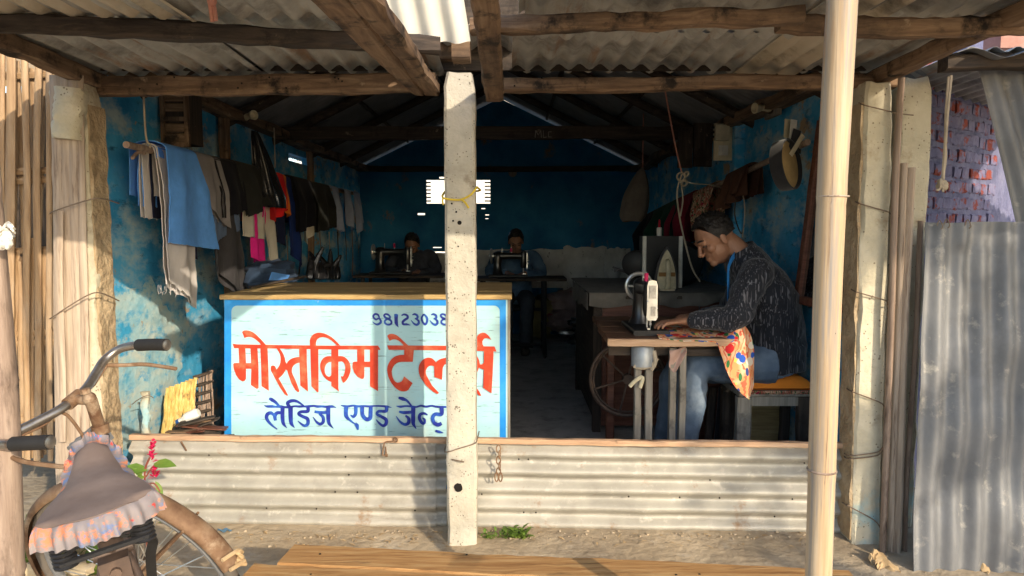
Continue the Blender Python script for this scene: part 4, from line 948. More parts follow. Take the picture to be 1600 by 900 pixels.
D('trousers', 'taupe trousers rolled in a loop right of the sky blue pair', 'trousers', 3.45, 3.78, .29, .34, FB['taupe'], 4, 1.0, .014, .16, .1, 6, layers=2)
D('trousers', 'sky blue trouser legs folded level under the taupe loop', 'trousers', 3.62, 3.95, .39, .3, FB['slate'], 1, 1, .012, .1, 0, 7, layers=2)
D('trousers', 'black trousers hanging between the taupe loop and the olive pair', 'trousers', 3.70, 4.05, .27, .3, FB['black'], 4, 1.6, .016, .1, 0, 8, layers=2)
D('trousers', 'long charcoal pinstriped trousers hanging to the counter level', 'trousers', 3.66, 4.02, .70, .3, FB['char'], 0, 1.4, .02, .14, .05, 9, layers=2)
D('trousers', 'dark olive trousers with a pointed corner over the cream cloth', 'trousers', 3.98, 4.42, .24, .3, FB['olive'], 5, 1.4, .02, .28, .2, 10, layers=2)
D('cloth', 'plain cream cloth hanging under the olive trousers', 'cloth', 4.10, 4.40, .40, .3, FB['cream'], 2, 1.6, .012, .06, 0, 11)
D('cloth', 'bright magenta cloth showing below the cream cloth', 'cloth', 4.22, 4.48, .58, .3, FB['pink'], 1, 2, .02, .05, .1, 12)
D('cloth', 'bright red crumpled cloth on the rail beside the black bag', 'cloth', 4.40, 4.82, .26, .25, FB['red'], 5, 2.3, .03, .12, .15, 13)
D('cloth', 'orange cloth edging the red cloth on the rail', 'cloth', 4.70, 4.90, .24, .2, FB['orange'], 4, 1.5, .025, .15, .2, 14)
D('cloth', 'narrow cream strip of cloth hanging below the red cloth', 'cloth', 4.42, 4.66, .62, .3, FB['cream'], 2, 1.2, .016, .12, .35, 16)
D('cloth', 'navy cloth hanging behind the red cloth', 'cloth', 4.46, 4.80, .40, .3, FB['navy'], 1, 1.6, .02, .1, .1, 17)
D('trousers', 'first black trousers past the black bag on the rail', 'trousers', 5.05, 5.55, .34, .3, FB['black'], 3, 1.8, .02, .05, .05, 18, layers=2)
D('trousers', 'second black trousers past the black bag, beside the pale shirts', 'trousers', 5.50, 6.10, .36, .3, FB['olive'], 2, 2, .02, .05, .05, 19, layers=2)
D('cloth', 'dark blue cloth hanging low below the black trousers', 'cloth', 4.9, 5.25, .56, .3, fab('royal_blue_cloth', (.012,.03,.14)), 1, 1.5, .02, .05, .1, 20)
D('cloth', 'pale folded cuff of white cloth below the black trousers', 'cloth', 5.25, 5.7, .40, .2, FB['cream'], 1, 1.6, .02, .1, .2, 21)
D('shirt', 'first of the three pale blue shirts at the far end of the rail', 'shirt', 6.15, 6.38, .36, .3, FB['lblue'], 4, 1.2, .03, .2, .2, 22)
D('shirt', 'second of the three pale blue shirts at the far end of the rail', 'shirt', 6.62, 6.86, .34, .3, FB['lblue'], 4, 1.2, .03, .2, .2, 23)
D('shirt', 'last of the three pale blue shirts at the far end of the rail', 'shirt', 7.00, 7.25, .34, .3, FB['lblue'], 4, 1.2, .03, .2, .2, 24)
fr = MB(); rnd = random.Random(8)
for i in range(16):
    q = rnd.random(); p = PX(246 + 56*q, 447 + 3*math.sin(i), -1.53); fr.tube(catmull([p, p + V((.004*rnd.uniform(-1,1),0,-.02)), p + V((.01*rnd.uniform(-1,1),.004,-.035*rnd.uniform(.5,1.3)))], 3), .0008, 4)
tr = [o for o in bpy.data.objects if o.get('label', '').startswith('long light grey')][0]; WL[tr] = V(tr.location); tag(fr.build('loose_threads', FB['lgrey'], tr), kind='stuff')
# black plastic bag hung on the wall plate
t = thing('plastic_bag', 'black plastic carrier bag hanging in folds above the red cloth', 'bag', PX(415, 250, -1.55))
def bagf(u, v):
    a = u*2*math.pi; k = .02 + .115*v**.9*(1 if v < .85 else (1-(v-.85)*2)); k *= 1 + .30*math.sin(a*7 + 2*nz(v*2, 1, 1))*(.3+.7*(1-v)) 
    c = PX(398, 205, -1.55).lerp(PX(428, 325, -1.52), v)
    return c + V((k*.6*math.cos(a), k*1.5*math.sin(a), .01*nz(a, v*5, 2)))
blackpl = flat('black_polythene', (.016,.016,.018), .25, 0, .3, 8, .5, spec=.6)
MB().grid(bagf, 56, 20).build('bag', blackpl, t, smooth=70)

# bundles on the far end of the counter
t = thing('cloth_bundle', 'blue folded cloth bundle with a pale lining at the left back of the counter', 'cloth', PX(430, 438, -1.38))
q = MB(); lump(q, PX(425,432,-1.40), .14, .12, .085, 4, .4, 18, 12); q.build('bundle', fab('denim_bundle', (.03,.05,.09), .3), t, smooth=True)
q = MB(); q.grid(lambda u, v: PX(420+28*u, 438-12*v*(1-.4*u), -1.30+.02*u) + V((0,.05*v,0)), 8, 6, .004); q.build('lining', FB['blue'], t, smooth=True)
t = thing('black_bundle', 'black crumpled polythene bundle standing behind the counter by the wall', 'bundle', PX(498, 432, -1.35))
q = MB()
for i in range(9):
    a = PX(485 + 5*i, 436, -1.35); q.tube(catmull([a, a + V((.02*nz(i,1,1), .02, .08)), a + V((.07*math.sin(i*2.1), .04, .16 + .06*math.sin(i*1.3)))], 3), [.03,.035,.03,.028,.022,.016,.008][:7], 7)
q.build('folds', blackpl, t, smooth=True)

# wooden box on left wall, bulb holders, boards
t = thing('wall_box', 'narrow dark wooden louvred box hung high on the left blue wall', 'wall box', PX(300, 190, -1.68))
A_, B_ = PX(290, 150, -1.70), PX(320, 235, -1.70)
y0, y1, z0, z1 = 3.62, 3.80, PX(300,235,-1.68).z, PX(300,150,-1.68).z+.05
MB().box(-1.76, -1.63, y0+.02, y1, z0+.02, z1).build('case', M['dwood_z'], t)
f = MB(); f.box(-1.765,-1.745,y0,y0+.02,z0,z1).box(-1.645,-1.625,y0,y0+.02,z0,z1).box(-1.745,-1.645,y0,y0+.02,z0,z0+.025).box(-1.745,-1.645,y0,y0+.02,z0+.13,z0+.15).box(-1.745,-1.645,y0,y0+.02,z1-.05,z1-.03); f.build('frame', M['wood_z'], t)
for i in range(5):
    z = z0 + .035 + .05*i
    if abs(z-z0-.14) < .02: continue
    MB().obox((-1.695, y0+.014, z+.014), (.048,0,0), (0,.005,.003), (0,-.006,.018)).build('slat', M['wood_x'], t)
def bulb_holder(label, p, ax, group='bulb holders'):
    t = thing('bulb_holder', label, 'bulb holder', p, None)
    ax = V(ax).normalized()
    MB().lathe([(.004,-.03),(.034,-.03),(.036,-.012),(.022,-.01)], p, ax, 18).build('base_plate', M['dwood_x'], t, smooth=True)
    MB().lathe([(.024,-.012),(.026,.0),(.020,.018),(.016,.05),(.022,.056),(.028,.085),(.030,.092),(.024,.092),(.018,.07),(.003,.07)], p, ax, 18).build('holder', M['cream'], t, smooth=True)
    return t
bulb_holder('pale round bulb holder on a wooden block high on the left wall', PX(384, 182, -1.66), (.75, -.6, 0))
bulb_holder('white bulb holder tilted outward high on the right wall', PX(1200, 168, 1.42), (-.9, -.35, -.1))
MB().box(0,0,0,0,0,0)
t = thing('fan_regulator_board', 'old wooden board with round socket beside the right bulb holder', 'switch board', PX(1212, 165, 1.44))
c = PX(1208, 166, 1.455); MB().obox(c, (.012,0,0), (0,.10,0), (0,0,.06)).build('board', M['grey'], t)
t = thing('electric_box', 'white electric fuse box and switch on a cream panel by the blue corner stud', 'switch board', PX(1130, 222, 1.40))
c = PX(1133, 222, 1.40); MB().obox(c + V((0,0,0)), (.075,0,0), (0,.006,0), (0,0,.12)).build('panel', M['cream'], t)
MB().obox(c + V((-.035,-.03,.055)), (.045,0,0), (0,.028,0), (0,0,.05)).build('fuse_box', M['cream'], t)
f = MB()
for i in range(3): f.lathe([(.008,0),(.009,.02),(.003,.022)], c + V((-.082,-.03,.09-.03*i)), (-1,0,0), 8)
tag(f.build('fuses', M['black'], t), kind='stuff'); MB().obox(c + V((-.015,-.012,-.055)), (.03,0,0), (0,.008,0), (0,0,.032)).obox(c + V((-.02,-.022,-.055)), (.006,0,0), (0,.006,0), (0,0,.016)).build('switch', M['white'], t)
t = thing('plank_shutter', 'two dark boards fixed on the wall left of the electric box', 'boards', PX(1090, 225, 1.44))
for i, (x0, x1, ya, yb) in enumerate(((1060,1083,200,262),(1084,1114,192,260))):
    a, b = P(x0, yb, 5.0), P(x1, ya, 5.0); MB().box(a.x, b.x, 5.0+.004*i, 5.03+.004*i, a.z, b.z).build('board', M['dwood_z'], t)

# =================================================================== right rail, cap, mirror
qa, qb = PX(1262, 222, 1.40), P(1095, 302, 4.9)
t = thing('clothes_rail', 'bamboo rail sloping along the right blue wall, carrying brown and patterned cloth', 'rail', qa)
q = MB(); culm(q, [qa, qa.lerp(qb, .5), qb], .016, (.15,.4,.66,.9), 10); q.build('pole', M['bamboo_grey'], t, smooth=True)
def rail2(y):
    k = (y-qa.y)/(qb.y-qa.y); return qa.lerp(qb, k)
yk = lambda px: qa.y + (qb.y-qa.y)*(1262-px)/(1262-1095)
D('cloth', 'dark brown rag bunched on the right rail above the tailor', 'cloth', 4.02, 4.32, .17, .14, FB['brown'], 2, 2.2, .03, 0, .1, 31, group='cloths on the right rail', rail=rail2, side=-1, layers=2)
t31 = [o for o in bpy.data.objects if o.get('label','').startswith('dark brown rag')][0]
pat = None
def pattern(name, base, cells, sc):
    m = bpy.data.materials.new(name); m.use_nodes = True; nt = m.node_tree; N = nt.nodes; L = nt.links; b = N["Principled BSDF"]; b.inputs["Roughness"].default_value = .85
    tc = N.new("ShaderNodeTexCoord"); out = None
    nb_ = N.new("ShaderNodeTexNoise"); nb_.inputs["Scale"].default_value = sc*1.4; nb_.inputs["Detail"].default_value = 3; L.new(tc.outputs["Object"], nb_.inputs["Vector"])
    rp = N.new("ShaderNodeValToRGB"); rp.color_ramp.elements[0].color = base[0]; rp.color_ramp.elements[0].position = .42; rp.color_ramp.elements[1].color = base[1]; rp.color_ramp.elements[1].position = .56; L.new(nb_.outputs["Fac"], rp.inputs[0]); out = rp.outputs[0]
    w = N.new("ShaderNodeTexWave"); w.inputs["Scale"].default_value = sc*.8; w.inputs["Distortion"].default_value = 14; w.inputs["Detail"].default_value = 2; w.inputs["Detail Scale"].default_value = 1.4; L.new(tc.outputs["Object"], w.inputs["Vector"])
    mr = N.new("ShaderNodeMapRange"); mr.inputs[1].default_value = .80; mr.inputs[2].default_value = .86; L.new(w.outputs["Fac"], mr.inputs[0])
    mx = N.new("ShaderNodeMix"); mx.data_type = 'RGBA'; L.new(mr.outputs[0], mx.inputs[0]); L.new(out, mx.inputs[6]); mx.inputs[7].default_value = base[2]; out = mx.outputs[2]
    for i, (c, th, st) in enumerate(cells):
        mp = N.new("ShaderNodeMapping"); mp.inputs["Location"].default_value = (i*1.7, i*.9, i*2.3); mp.inputs["Scale"].default_value = st; mp.inputs["Rotation"].default_value = (i*.4, i*.7, i*.5); L.new(tc.outputs["Object"], mp.inputs[0])
        vo = N.new("ShaderNodeTexVoronoi"); vo.inputs["Scale"].default_value = sc; L.new(mp.outputs[0], vo.inputs["Vector"])
        nn = N.new("ShaderNodeTexNoise"); nn.inputs["Scale"].default_value = sc*1.3; L.new(tc.outputs["Object"], nn.inputs["Vector"])
        ad = N.new("ShaderNodeMath"); ad.operation = 'MULTIPLY_ADD'; ad.inputs[1].default_value = .22; L.new(nn.outputs["Fac"], ad.inputs[0]); L.new(vo.outputs["Distance"], ad.inputs[2])
        m2 = N.new("ShaderNodeMapRange"); m2.inputs[1].default_value = th+.02; m2.inputs[2].default_value = th; m2.inputs[3].default_value = 0; m2.inputs[4].default_value = 1; L.new(ad.outputs[0], m2.inputs[0])
        mx = N.new("ShaderNodeMix"); mx.data_type = 'RGBA'; L.new(m2.outputs[0], mx.inputs[0]); L.new(out, mx.inputs[6]); mx.inputs[7].default_value = c; out = mx.outputs[2]
    L.new(out, b.inputs["Base Color"]); return m
FLORAL = pattern('floral_cotton', [(.80,.33,.13,1),(.80,.52,.32,1),(.74,.14,.07,1)], [((.78,.70,.58,1),.42,(1,.8,1.3)),((.04,.20,.06,1),.36,(2.2,.7,1)),((.66,.02,.025,1),.36,(.9,.9,.9)),((.02,.10,.50,1),.36,(1,1,1)),((.03,.06,.22,1),.30,(1.5,1,.7)),((.75,.72,.12,1),.26,(1.4,.8,1.2))], 13)
FLORAL2 = pattern('printed_cotton', [(.42,.10,.07,1),(.55,.36,.24,1),(.06,.09,.03,1)], [((.03,.07,.03,1),.30,(1.6,.6,1)),((.30,.01,.04,1),.30,(.9,.9,.9)),((.5,.46,.36,1),.24,(1.4,.8,1.2))], 24)
D('cloth', 'patterned orange and green cloth hanging on the rail behind the tailor', 'cloth', 4.55, 4.95, .30, .25, FLORAL2, 2, 2.4, .03, -.1, .3, 32, group='cloths on the right rail', rail=rail2, side=-1)
D('cloth', 'maroon cloth hanging behind the black case', 'cloth', 4.95, 5.35, .50, .3, FB['maroon'], 2, 2, .04, 0, -.2, 33, group='cloths on the right rail', rail=rail2, side=-1, layers=2)
D('cloth', 'dark green cloth hanging between the maroon cloth and the sack', 'cloth', 5.25, 5.9, .55, .3, FB['green'], 3, 2, .05, 0, -.2, 34, group='cloths on the right rail', rail=rail2, side=-1, layers=2)
D('cloth', 'black coat hanging in the dark corner beyond the desk', 'coat', 5.8, 6.3, .75, .3, FB['black'], 3, 2, .05, 0, -.1, 35, group='cloths on the right rail', rail=rail2, side=-1, layers=2)
rope('lace', [P(1160,300,4.15), P(1164,330,4.13), P(1160,372,4.14)], .004, M['rope'], 'dark lace dangling from the brown rag on the right wall')
rope('lace', [P(1152,298,4.15), P(1148,335,4.13), P(1158,365,4.14), P(1163,352,4.14)], .004, M['dwood_z'], 'curled dark cord dangling from the brown rag on the right wall')
t = thing('cap', 'round black cap with tan lining hanging on the right wall', 'cap', PX(1228, 250, 1.40))
c = P(1228, 258, 3.42); ax = V((.66, -.70, .15)).normalized()
capm = MB(); n = 36; e1 = V((0,0,1)) - ax*ax.z; e1.normalize(); e2 = ax.cross(e1)
rings = []
for (rr1, rr2, d) in ((.118,.060,-.032),(.122,.064,-.01),(.122,.064,.03),(.117,.059,.032),(.114,.056,.028)):
    rings.append([c + ax*d + e1*(rr1*math.cos(2*math.pi*k/n)) + e2*(rr1*.86*math.sin(2*math.pi*k/n)) for k in range(n)])
capm.loft(rings, False); capm.build('band', M['blackfab'], t, smooth=True)
MB().poly([c + ax*.012 + e1*(.115*math.cos(2*math.pi*k/n)) + e2*(.098*math.sin(2*math.pi*k/n)) for k in range(n)], -ax*.012).build('lining', fab('tan_lining', (.44,.30,.13), .25), t)
t = thing('paper_bundle', 'bundle of folded papers and cloth stuck on the wall above the black cap', 'papers', P(1240, 210, 3.5))
rnd = random.Random(2)
for i in range(7):
    c = P(1236+rnd.uniform(-7,10), 210+rnd.uniform(-10,18), 3.44+.012*i); a = rnd.uniform(-.6,.6); w, hh = rnd.uniform(.012,.03), rnd.uniform(.035,.06)
    MB().obox(c, V((math.cos(a)*w, .01, math.sin(a)*w)), V((0,.001,0)), V((-math.sin(a)*hh, 0, math.cos(a)*hh))).build('paper', [M['cream'], M['blackfab'], M['white'], FB['olive']][i % 4], t)
mt = thing('mirror', 'tall dark framed mirror leaning on the right wall behind the bamboo pole', 'mirror', (1.4, 3.3, .8))
m0, m1 = P(1247, 468, 3.42), P(1284, 188, 3.38)
mw = V((.055, -.42, 0)); up_ = (m1 - m0)
glass = bpy.data.materials.new('mirror_glass'); glass.use_nodes = True; gb_ = glass.node_tree.nodes["Principled BSDF"]; gb_.inputs["Base Color"].default_value = (.5,.52,.52,1); gb_.inputs["Metallic"].default_value = 1; gb_.inputs["Roughness"].default_value = .06
nrm = mw.cross(up_).normalized(); nrm = nrm if nrm.x < 0 else -nrm
MB().obox(m0 + mw*.5 + up_*.5 - nrm*.006, mw*.5, up_*.5, nrm*.003).build('glass', glass, mt)
def mb_(a, b, w): return MB().beam(a, b, w, .03, up=nrm, seg=8, jit=.002, seed=a.x*9)
for a, b in ((m0, m1), (m0+mw, m1+mw)): mb_(a, b, .045).build('frame_side', M['redwood'], mt)
for a, b in ((m0, m0+mw), (m1, m1+mw)): mb_(a, b, .04).build('frame_rail', M['redwood'], mt)

# =================================================================== hanging sack, cords
c = P(992, 300, 6.0)
t = thing('sack', 'grey cloth sack hanging from a cord at the back right', 'sack', c)
def sackf(u, v):
    a = u*6.283; k = .012 + .10*math.sin(min(1, v*1.05)*math.pi*.62)**.8; k *= (1 if v < .9 else 1 - (v-.9)*3)
    cc = P(1003, 262, 6.0).lerp(P(988, 346, 6.0), v); return cc + V((k*math.cos(a)*(1+.1*math.sin(a*5)), k*.6*math.sin(a), .02*nz(a*.6, v*3, 1)))
MB().grid(sackf, 28, 14).build('sack', fab('grey_sacking', (.16,.14,.125), .2), t, smooth=True)
rope('cord', [P(1004,262,6.0), P(1005,200,6.0), P(1006,140,6.0)], .006, M['rope_pink'], 'pink cord holding the grey sack from the roof')
rope('cord', [P(1039,140,4.4), P(1048,190,4.4), P(1058,240,4.4), P(1066,272,4.4)], .005, M['rope_pink'], 'pinkish cord running down from the roof to the white knot')
k = rope('cord', [P(1066,270,4.4), P(1058,300,4.4), P(1062,340,4.38), P(1072,385,4.36), P(1082,420,4.34), P(1094,440,4.33)], .0055, M['rope'], 'white electric cord hanging down to the iron on the desk')
WL[k] = V(k.location); q = MB()
q.torus(P(1064,276,4.38), (.3,1,.2), .024, .006, 16, 6).torus(P(1069,286,4.37), (.8,1,-.3), .018, .006, 16, 6).torus(P(1072,272,4.37), (-.4,1,.6), .016, .006, 16, 6)
q.tube(catmull([P(1068,283,4.38), P(1085,287,4.38), P(1110,289,4.45), P(1135,296,4.6)], 4), .004, 6).tube(catmull([P(1063,280,4.38), P(1067,310,4.38), P(1063,338,4.38)], 4), .005, 6)
q.build('knot', M['rope'], k, smooth=True)
t = thing('door_knob_switch', 'small pale round switch high on the back wall right of the pillar', 'switch', P(801, 270, 8.3))
MB().lathe([(.05,0),(.05,.02),(.03,.03),(.004,.03)], P(801,270,8.34), (0,-1,0), 16).build('cover', M['grey'], t, smooth=True)

# =================================================================== tarpaulin sheets and sacks along the back
greyp = pm('printed_grey_tarpaulin', [(.40,.39,.38),(.54,.53,.51),(.64,.63,.6)], 4, (1,1,1), .8, .6, 9, .02, dirt=[((.06,.06,.06),14,.62,.66,(1.6,1,.7))])
def hang(name, label, x0, x1, y0, y1, Y, mat, seed, parts=None, cat='tarpaulin'):
    a, b = P(x0, y1, Y), P(x1, y0, Y)
    q = MB().grid(lambda u, v: V((a.x + (b.x-a.x)*u, Y + .03*math.sin(u*9+seed)*(1.1-v) + .05*nz(u*4, v*4, seed), a.z + (b.z-a.z)*v*(1 + .06*nz(u*5, 1, seed)))), 30, 16, .004)
    return tag(q.build(name, mat, loc=a, smooth=True), label, cat, 'sheets hung along the back wall')
hang('tarpaulin', 'first grey printed sheet hung behind the right back sewing table', 745, 890, 390, 450, 8.22, greyp, 1)
hang('tarpaulin', 'second grey crumpled sheet hung left of the desk', 880, 948, 386, 455, 8.10, greyp, 4)
hang('tarpaulin', 'pale grey sheet end hung behind the left back tailor', 672, 745, 395, 445, 8.26, greyp, 6)
hang('tarpaulin', 'dark sheet end hung beside the coat in the far right corner', 944, 985, 388, 450, 7.9, greyp, 8)
def sack(label, x, y, Y, rx, ry, rz, mat, seed):
    q = MB(); c = P(x, y, Y); lump(q, c, rx, ry, rz, seed, .3, 22, 16, 3); return tag(q.build('sack', mat, loc=c, smooth=True), label, 'sack', 'sacks stacked at the back')
psack = pm('pinkish_woven_sack', [(.20,.15,.15),(.30,.22,.21),(.36,.29,.27)], 5, (1,1,1), .8, .8, 9, .02, dirt=[((.32,.08,.09),5,.58,.64),((.10,.09,.09),9,.62,.7)])
ysack = pm('yellowish_woven_sack', [(.20,.17,.08),(.30,.25,.12),(.36,.31,.17)], 5, (1,1,1), .8, .8, 9, .02)
sack('pink grey woven sack, upper one of the pair beside the dark desk side', 888, 472, 8.0, .24, .2, .13, psack, 1)
sack('pink patterned woven sack, lower one of the pair beside the dark desk side', 886, 500, 7.95, .26, .22, .13, psack, 5)
sack('yellowish woven sack behind the legs of the right back table', 845, 495, 8.0, .17, .2, .24, ysack, 9)
t = thing('shoe_heap', 'heap of black bags and shoes on the floor left of the desk', 'heap', P(905, 530, 6.6))
rnd = random.Random(4)
for i in range(9):
    q = MB(); c = P(892 + rnd.uniform(0,30), 500 + rnd.uniform(0,35), 6.5); c.z = max(.04, c.z); lump(q, c, rnd.uniform(.05,.10), rnd.uniform(.04,.08), rnd.uniform(.03,.05), i, .5, 10, 8); q.build('lump', blackpl, t, smooth=True)
q = MB(); lump(q, P(885,520,6.3), .07, .03, .015, 3, .4); q.build('pale_shoe', M['silver'], t, smooth=True)

# =================================================================== desk with cloth, case, iron, cone
dk = thing('desk', 'wooden cutting desk under a grey cloth behind the front sewing machine', 'desk', (1.0, 4.6, 0))
ZD = .86; DY0 = 4.25; dx0 = P(928, 462, DY0).x; dx1 = 1.44
MB().box(dx0, dx1, DY0, 5.5, ZD-.03, ZD).build('desk_top', M['dwood_x'], dk)
pw = (dx1-dx0-.06)/3
for i in range(3): MB().box(dx0+.05+pw*i+.004, dx0+.05+pw*(i+1)-.004, DY0+.02, DY0+.04, .05, ZD-.031).build('front_panel', M['redwood'], dk)
for x in (dx0+.0, dx1-.06):
    for y in (DY0+.012, 5.4): MB().box(x, x+.05, y, y+.048, 0, ZD-.031).build('leg', M['dwood_z'], dk)
MB().box(dx0+.002, dx0+.02, DY0+.061, 5.39, .1, ZD-.032).build('side_panel', M['dwood_y'], dk)
clo = MB()
def clothf(u, v):
    s = v*1.42; x = dx0-.03 + (dx1-dx0+.02)*u + .01*nz(u*3, v*3, 4)
    if s < .10: y = DY0-.012-.012*math.sin(u*19)-.006*math.sin(u*43); z = ZD+.006-(.10-s)*(.75+.35*nz(u*7, 2, 1)+.1*math.sin(u*13))
    else: y = DY0-.01+(s-.10); z = ZD+.006+.005*abs(nz(u*6, v*8, 3))
    return (x, y, z)
clo.grid(clothf, 60, 40, .004)
clo.grid(lambda u, v: (dx0-.036-.01*math.sin(v*17), DY0+.02+1.1*v, ZD+.007-.13*u*(.8+.4*nz(v*6, 1, 2))), 6, 30, .004)
tag(clo.build('cloth', fab('grey_dusty_tablecloth', (.16,.145,.125), .25), loc=(dx0,DY0,ZD), smooth=True), 'grey dusty cloth with ragged hem spread over the desk', 'cloth')
t = thing('black_case', 'black loudspeaker case with white edge strips standing on the desk', 'case', P(1035, 440, 4.6))
a, b = P(1006, 441, 4.6), P(1066, 369, 4.6); zb = ZD+.012
MB().box(a.x+.012, b.x-.022, 4.6, 4.85, zb, b.z).build('case', M['black'], t)
MB().beam((a.x, 4.60, zb), (a.x, 4.60, b.z), .024, .03, up=(0,1,0), seg=6, jit=.001, ch=.005).build('edge_strip', M['white'], t); MB().beam((b.x-.01, 4.60, zb), (b.x-.01, 4.60, b.z), .024, .04, up=(0,1,0), seg=6, jit=.001, ch=.005).build('edge_strip', M['white'], t)
q = MB(); cq = P(1066, 412, 4.7); q.lathe([(.15,0),(.155,.06),(.12,.12),(.05,.13)], cq + V((0,.12,0)), (.1,-1,0), 24); q.build('speaker_cone', M['black'], t, smooth=True)
q = MB(); q.lathe([(.09,0),(.09,.04),(.07,.05)], P(994, 412, 4.72), (-.3,-1,0), 24); t2 = thing('black_drum', 'black round container at the left of the case on the desk', 'container', P(990,440,4.72)); q.build('drum', M['black'], t2, smooth=True)
t = thing('thread_cone', 'white thread cone with a red tip on top of the black case', 'thread', V((P(1029,368,4.7).x, 4.68, b.z)))
c = V((P(1029,368,4.7).x, 4.68, b.z+.001)); MB().lathe([(.016,0),(.017,.05),(.014,.055),(.006,.056)], c, n=14).build('cone', M['white'], t, smooth=True); MB().lathe([(.008,.056),(.006,.10),(.002,.108)], c, n=10).build('tip', fab('red_thread', (.4,.02,.04)), t, smooth=True)
# iron standing on its heel, sole to the camera
ir = thing('clothes_iron', 'cream clothes iron standing upright on the grey desk cloth', 'iron', V((P(1041,444,4.40).x, 4.40, ZD+.01)))
ic = P(1042, 443, 4.40); ic.z = ZD+.012; ih = P(1042, 385, 4.40).z - ic.z
def arch(w, h, n=14): 
    o = [(-w, 0)]; 
    for i in range(n+1):
        k = i/n; o.append((-w*math.cos(k*math.pi/2)**.75 if k < 1 else 0, h*(.15+.85*k**1.0)))
    o += [(-x, z) for x, z in reversed(o[:-1])]; return o
MB().poly([ic + V((x, .02, z)) for x, z in arch(.072, ih)], (0,.018,0)).build('sole_rim', M['darkgrey'], ir)
MB().poly([ic + V((x, .008, z+.008)) for x, z in arch(.058, ih*.9)], (0,.0115,0)).build('body', M['cream'], ir)
MB().box(ic.x-.05, ic.x+.05, ic.y-.002, ic.y+.0075, ic.z+.085, ic.z+.11).build('amber_band', flat('amber_band', (.28,.14,.04), .4), ir)
MB().tube(catmull([ic + V((0,-.004,.01)), ic + V((0,-.034,.03)), ic + V((0,-.04,.10)), ic + V((0,-.03,.17)), ic + V((0,-.002,.185))], 5), (.011,.015), 10).build('handle', M['cream'], ir, smooth=True)
MB().box(ic.x-.045, ic.x+.045, ic.y-.03, ic.y+.03, ic.z-.002, ic.z+.007).build('heel', M['cream'], ir)
tag(MB().grid(lambda u, v: P(960+36*u, 428-6*v, 4.9) + V((0, .1*v, .02*math.sin(u*6+v*3)+.012)), 10, 6, .006).build('cloth', FB['taupe'], loc=P(970,428,4.9), smooth=True), 'small folded tan cloth at the back left of the desk', 'cloth')

# =================================================================== treadle tables and sewing machines
def machine(label, loc, rz, group='sewing machines'):
    m = thing('sewing_machine', label, 'sewing machine', (0,0,0), group)
    def sect(c, ax, ay, w, h, k=.35):
        c, ax, ay = V(c), V(ax), V(ay); o = []
        for i in range(12):
            a = 2*math.pi*i/12; x, y = math.cos(a), math.sin(a); s_ = (abs(x)**4+abs(y)**4)**-.25; o.append(c + ax*(x*s_*w) + ay*(y*s_*h))
        return o
    X_, Y_, Z_ = (1,0,0), (0,1,0), (0,0,1)
    MB().beam((-.19,0,.012), (.19,0,.012), .17, .024, seg=4, jit=0, ch=.006).build('base_plate', M['black'], m)
    b = MB(); b.loft([sect((.105,0,.024),X_,Y_,.055,.06), sect((.105,0,.06),X_,Y_,.042,.042), sect((.105,0,.14),X_,Y_,.038,.036), sect((.10,0,.19),X_,Y_,.042,.04), sect((.098,0,.235),X_,Y_,.04,.036), sect((.095,0,.25),X_,Y_,.025,.022)])
    b.loft([sect((.14,0,.205),Y_,Z_,.036,.036), sect((.07,0,.205),Y_,Z_,.036,.036), sect((.0,0,.207),Y_,Z_,.026,.028), sect((-.10,0,.205),Y_,Z_,.027,.03), sect((-.145,0,.20),Y_,Z_,.032,.042)])
    b.loft([sect((-.150,0,.09),X_,Y_,.026,.03), sect((-.150,0,.12),X_,Y_,.03,.036), sect((-.150,0,.22),X_,Y_,.03,.036), sect((-.150,0,.25),X_,Y_,.026,.03)])
    b.build('body', flat('black_japanned_iron', (.014,.014,.016), .28, 0, .2, 12, 0, spec=.6), m, smooth=50)
    fp = MB(); pr = [(-.026,.085),(-.024,.12),(-.024,.235),(-.018,.256),(0,.260),(.018,.256),(.024,.235),(.024,.12),(.026,.085),(.018,.072),(-.018,.072)]
    fp.poly([(-.1815, y, z) for y, z in pr], (-.006,0,0)); fp.build('face_plate', M['silver'], m)
    MB().obox((-.190,.0,.205), (.003,0,0), (0,.016,0), (0,0,.030)).obox((-.190,-.004,.115), (.003,0,0), (0,.01,0), (0,0,.022)).build('face_cover', flat('worn_nickel', (.42,.40,.37), .4, .4, .4, 30), m)
    nb_ = MB(); nb_.tube([(-.150,.0,.09),(-.150,.0,.045)], .006, 8).tube([(-.150,0,.045),(-.150,0,.022)], .0018, 6).tube([(-.150,.016,.09),(-.150,.016,.035)], .005, 8).obox((-.155,.012,.030), (.018,0,0), (0,.006,0), (0,0,.003)); nb_.build('needle_bar', M['silver'], m)
    hw = MB(); hw.torus((.165,0,.205), X_, .064, .011, 28, 8).lathe([(.02,-.03),(.024,.0),(.024,.018),(.01,.022)], (.165,0,.205), X_, 16)
    for i in range(3):
        a = i*2.09; hw.tube([(.165,0,.205),(.165, .06*math.cos(a), .205+.06*math.sin(a))], .007, 6)
    hw.build('hand_wheel', M['silver'], m, smooth=40)
    MB().tube([(-.03,0,.232),(-.03,0,.29)], .0025, 6).tube([(.06,0,.24),(.06,0,.285)], .0025, 6).tube([(-.186,.02,.16),(-.205,.025,.165)], .004, 6).tube([(-.186,-.02,.13),(-.20,-.02,.13)], .004,6).build('spool_pins', M['silver'], m)['kind'] = 'stuff'
    MB().lathe([(.010,.245),(.010,.282),(.004,.284)], (-.03,0,0), n=12).build('thread_spool', fab('pink_thread', (.62,.04,.14)), m, smooth=True)
    m.location = loc; m.rotation_euler = (0,0,rz); return m
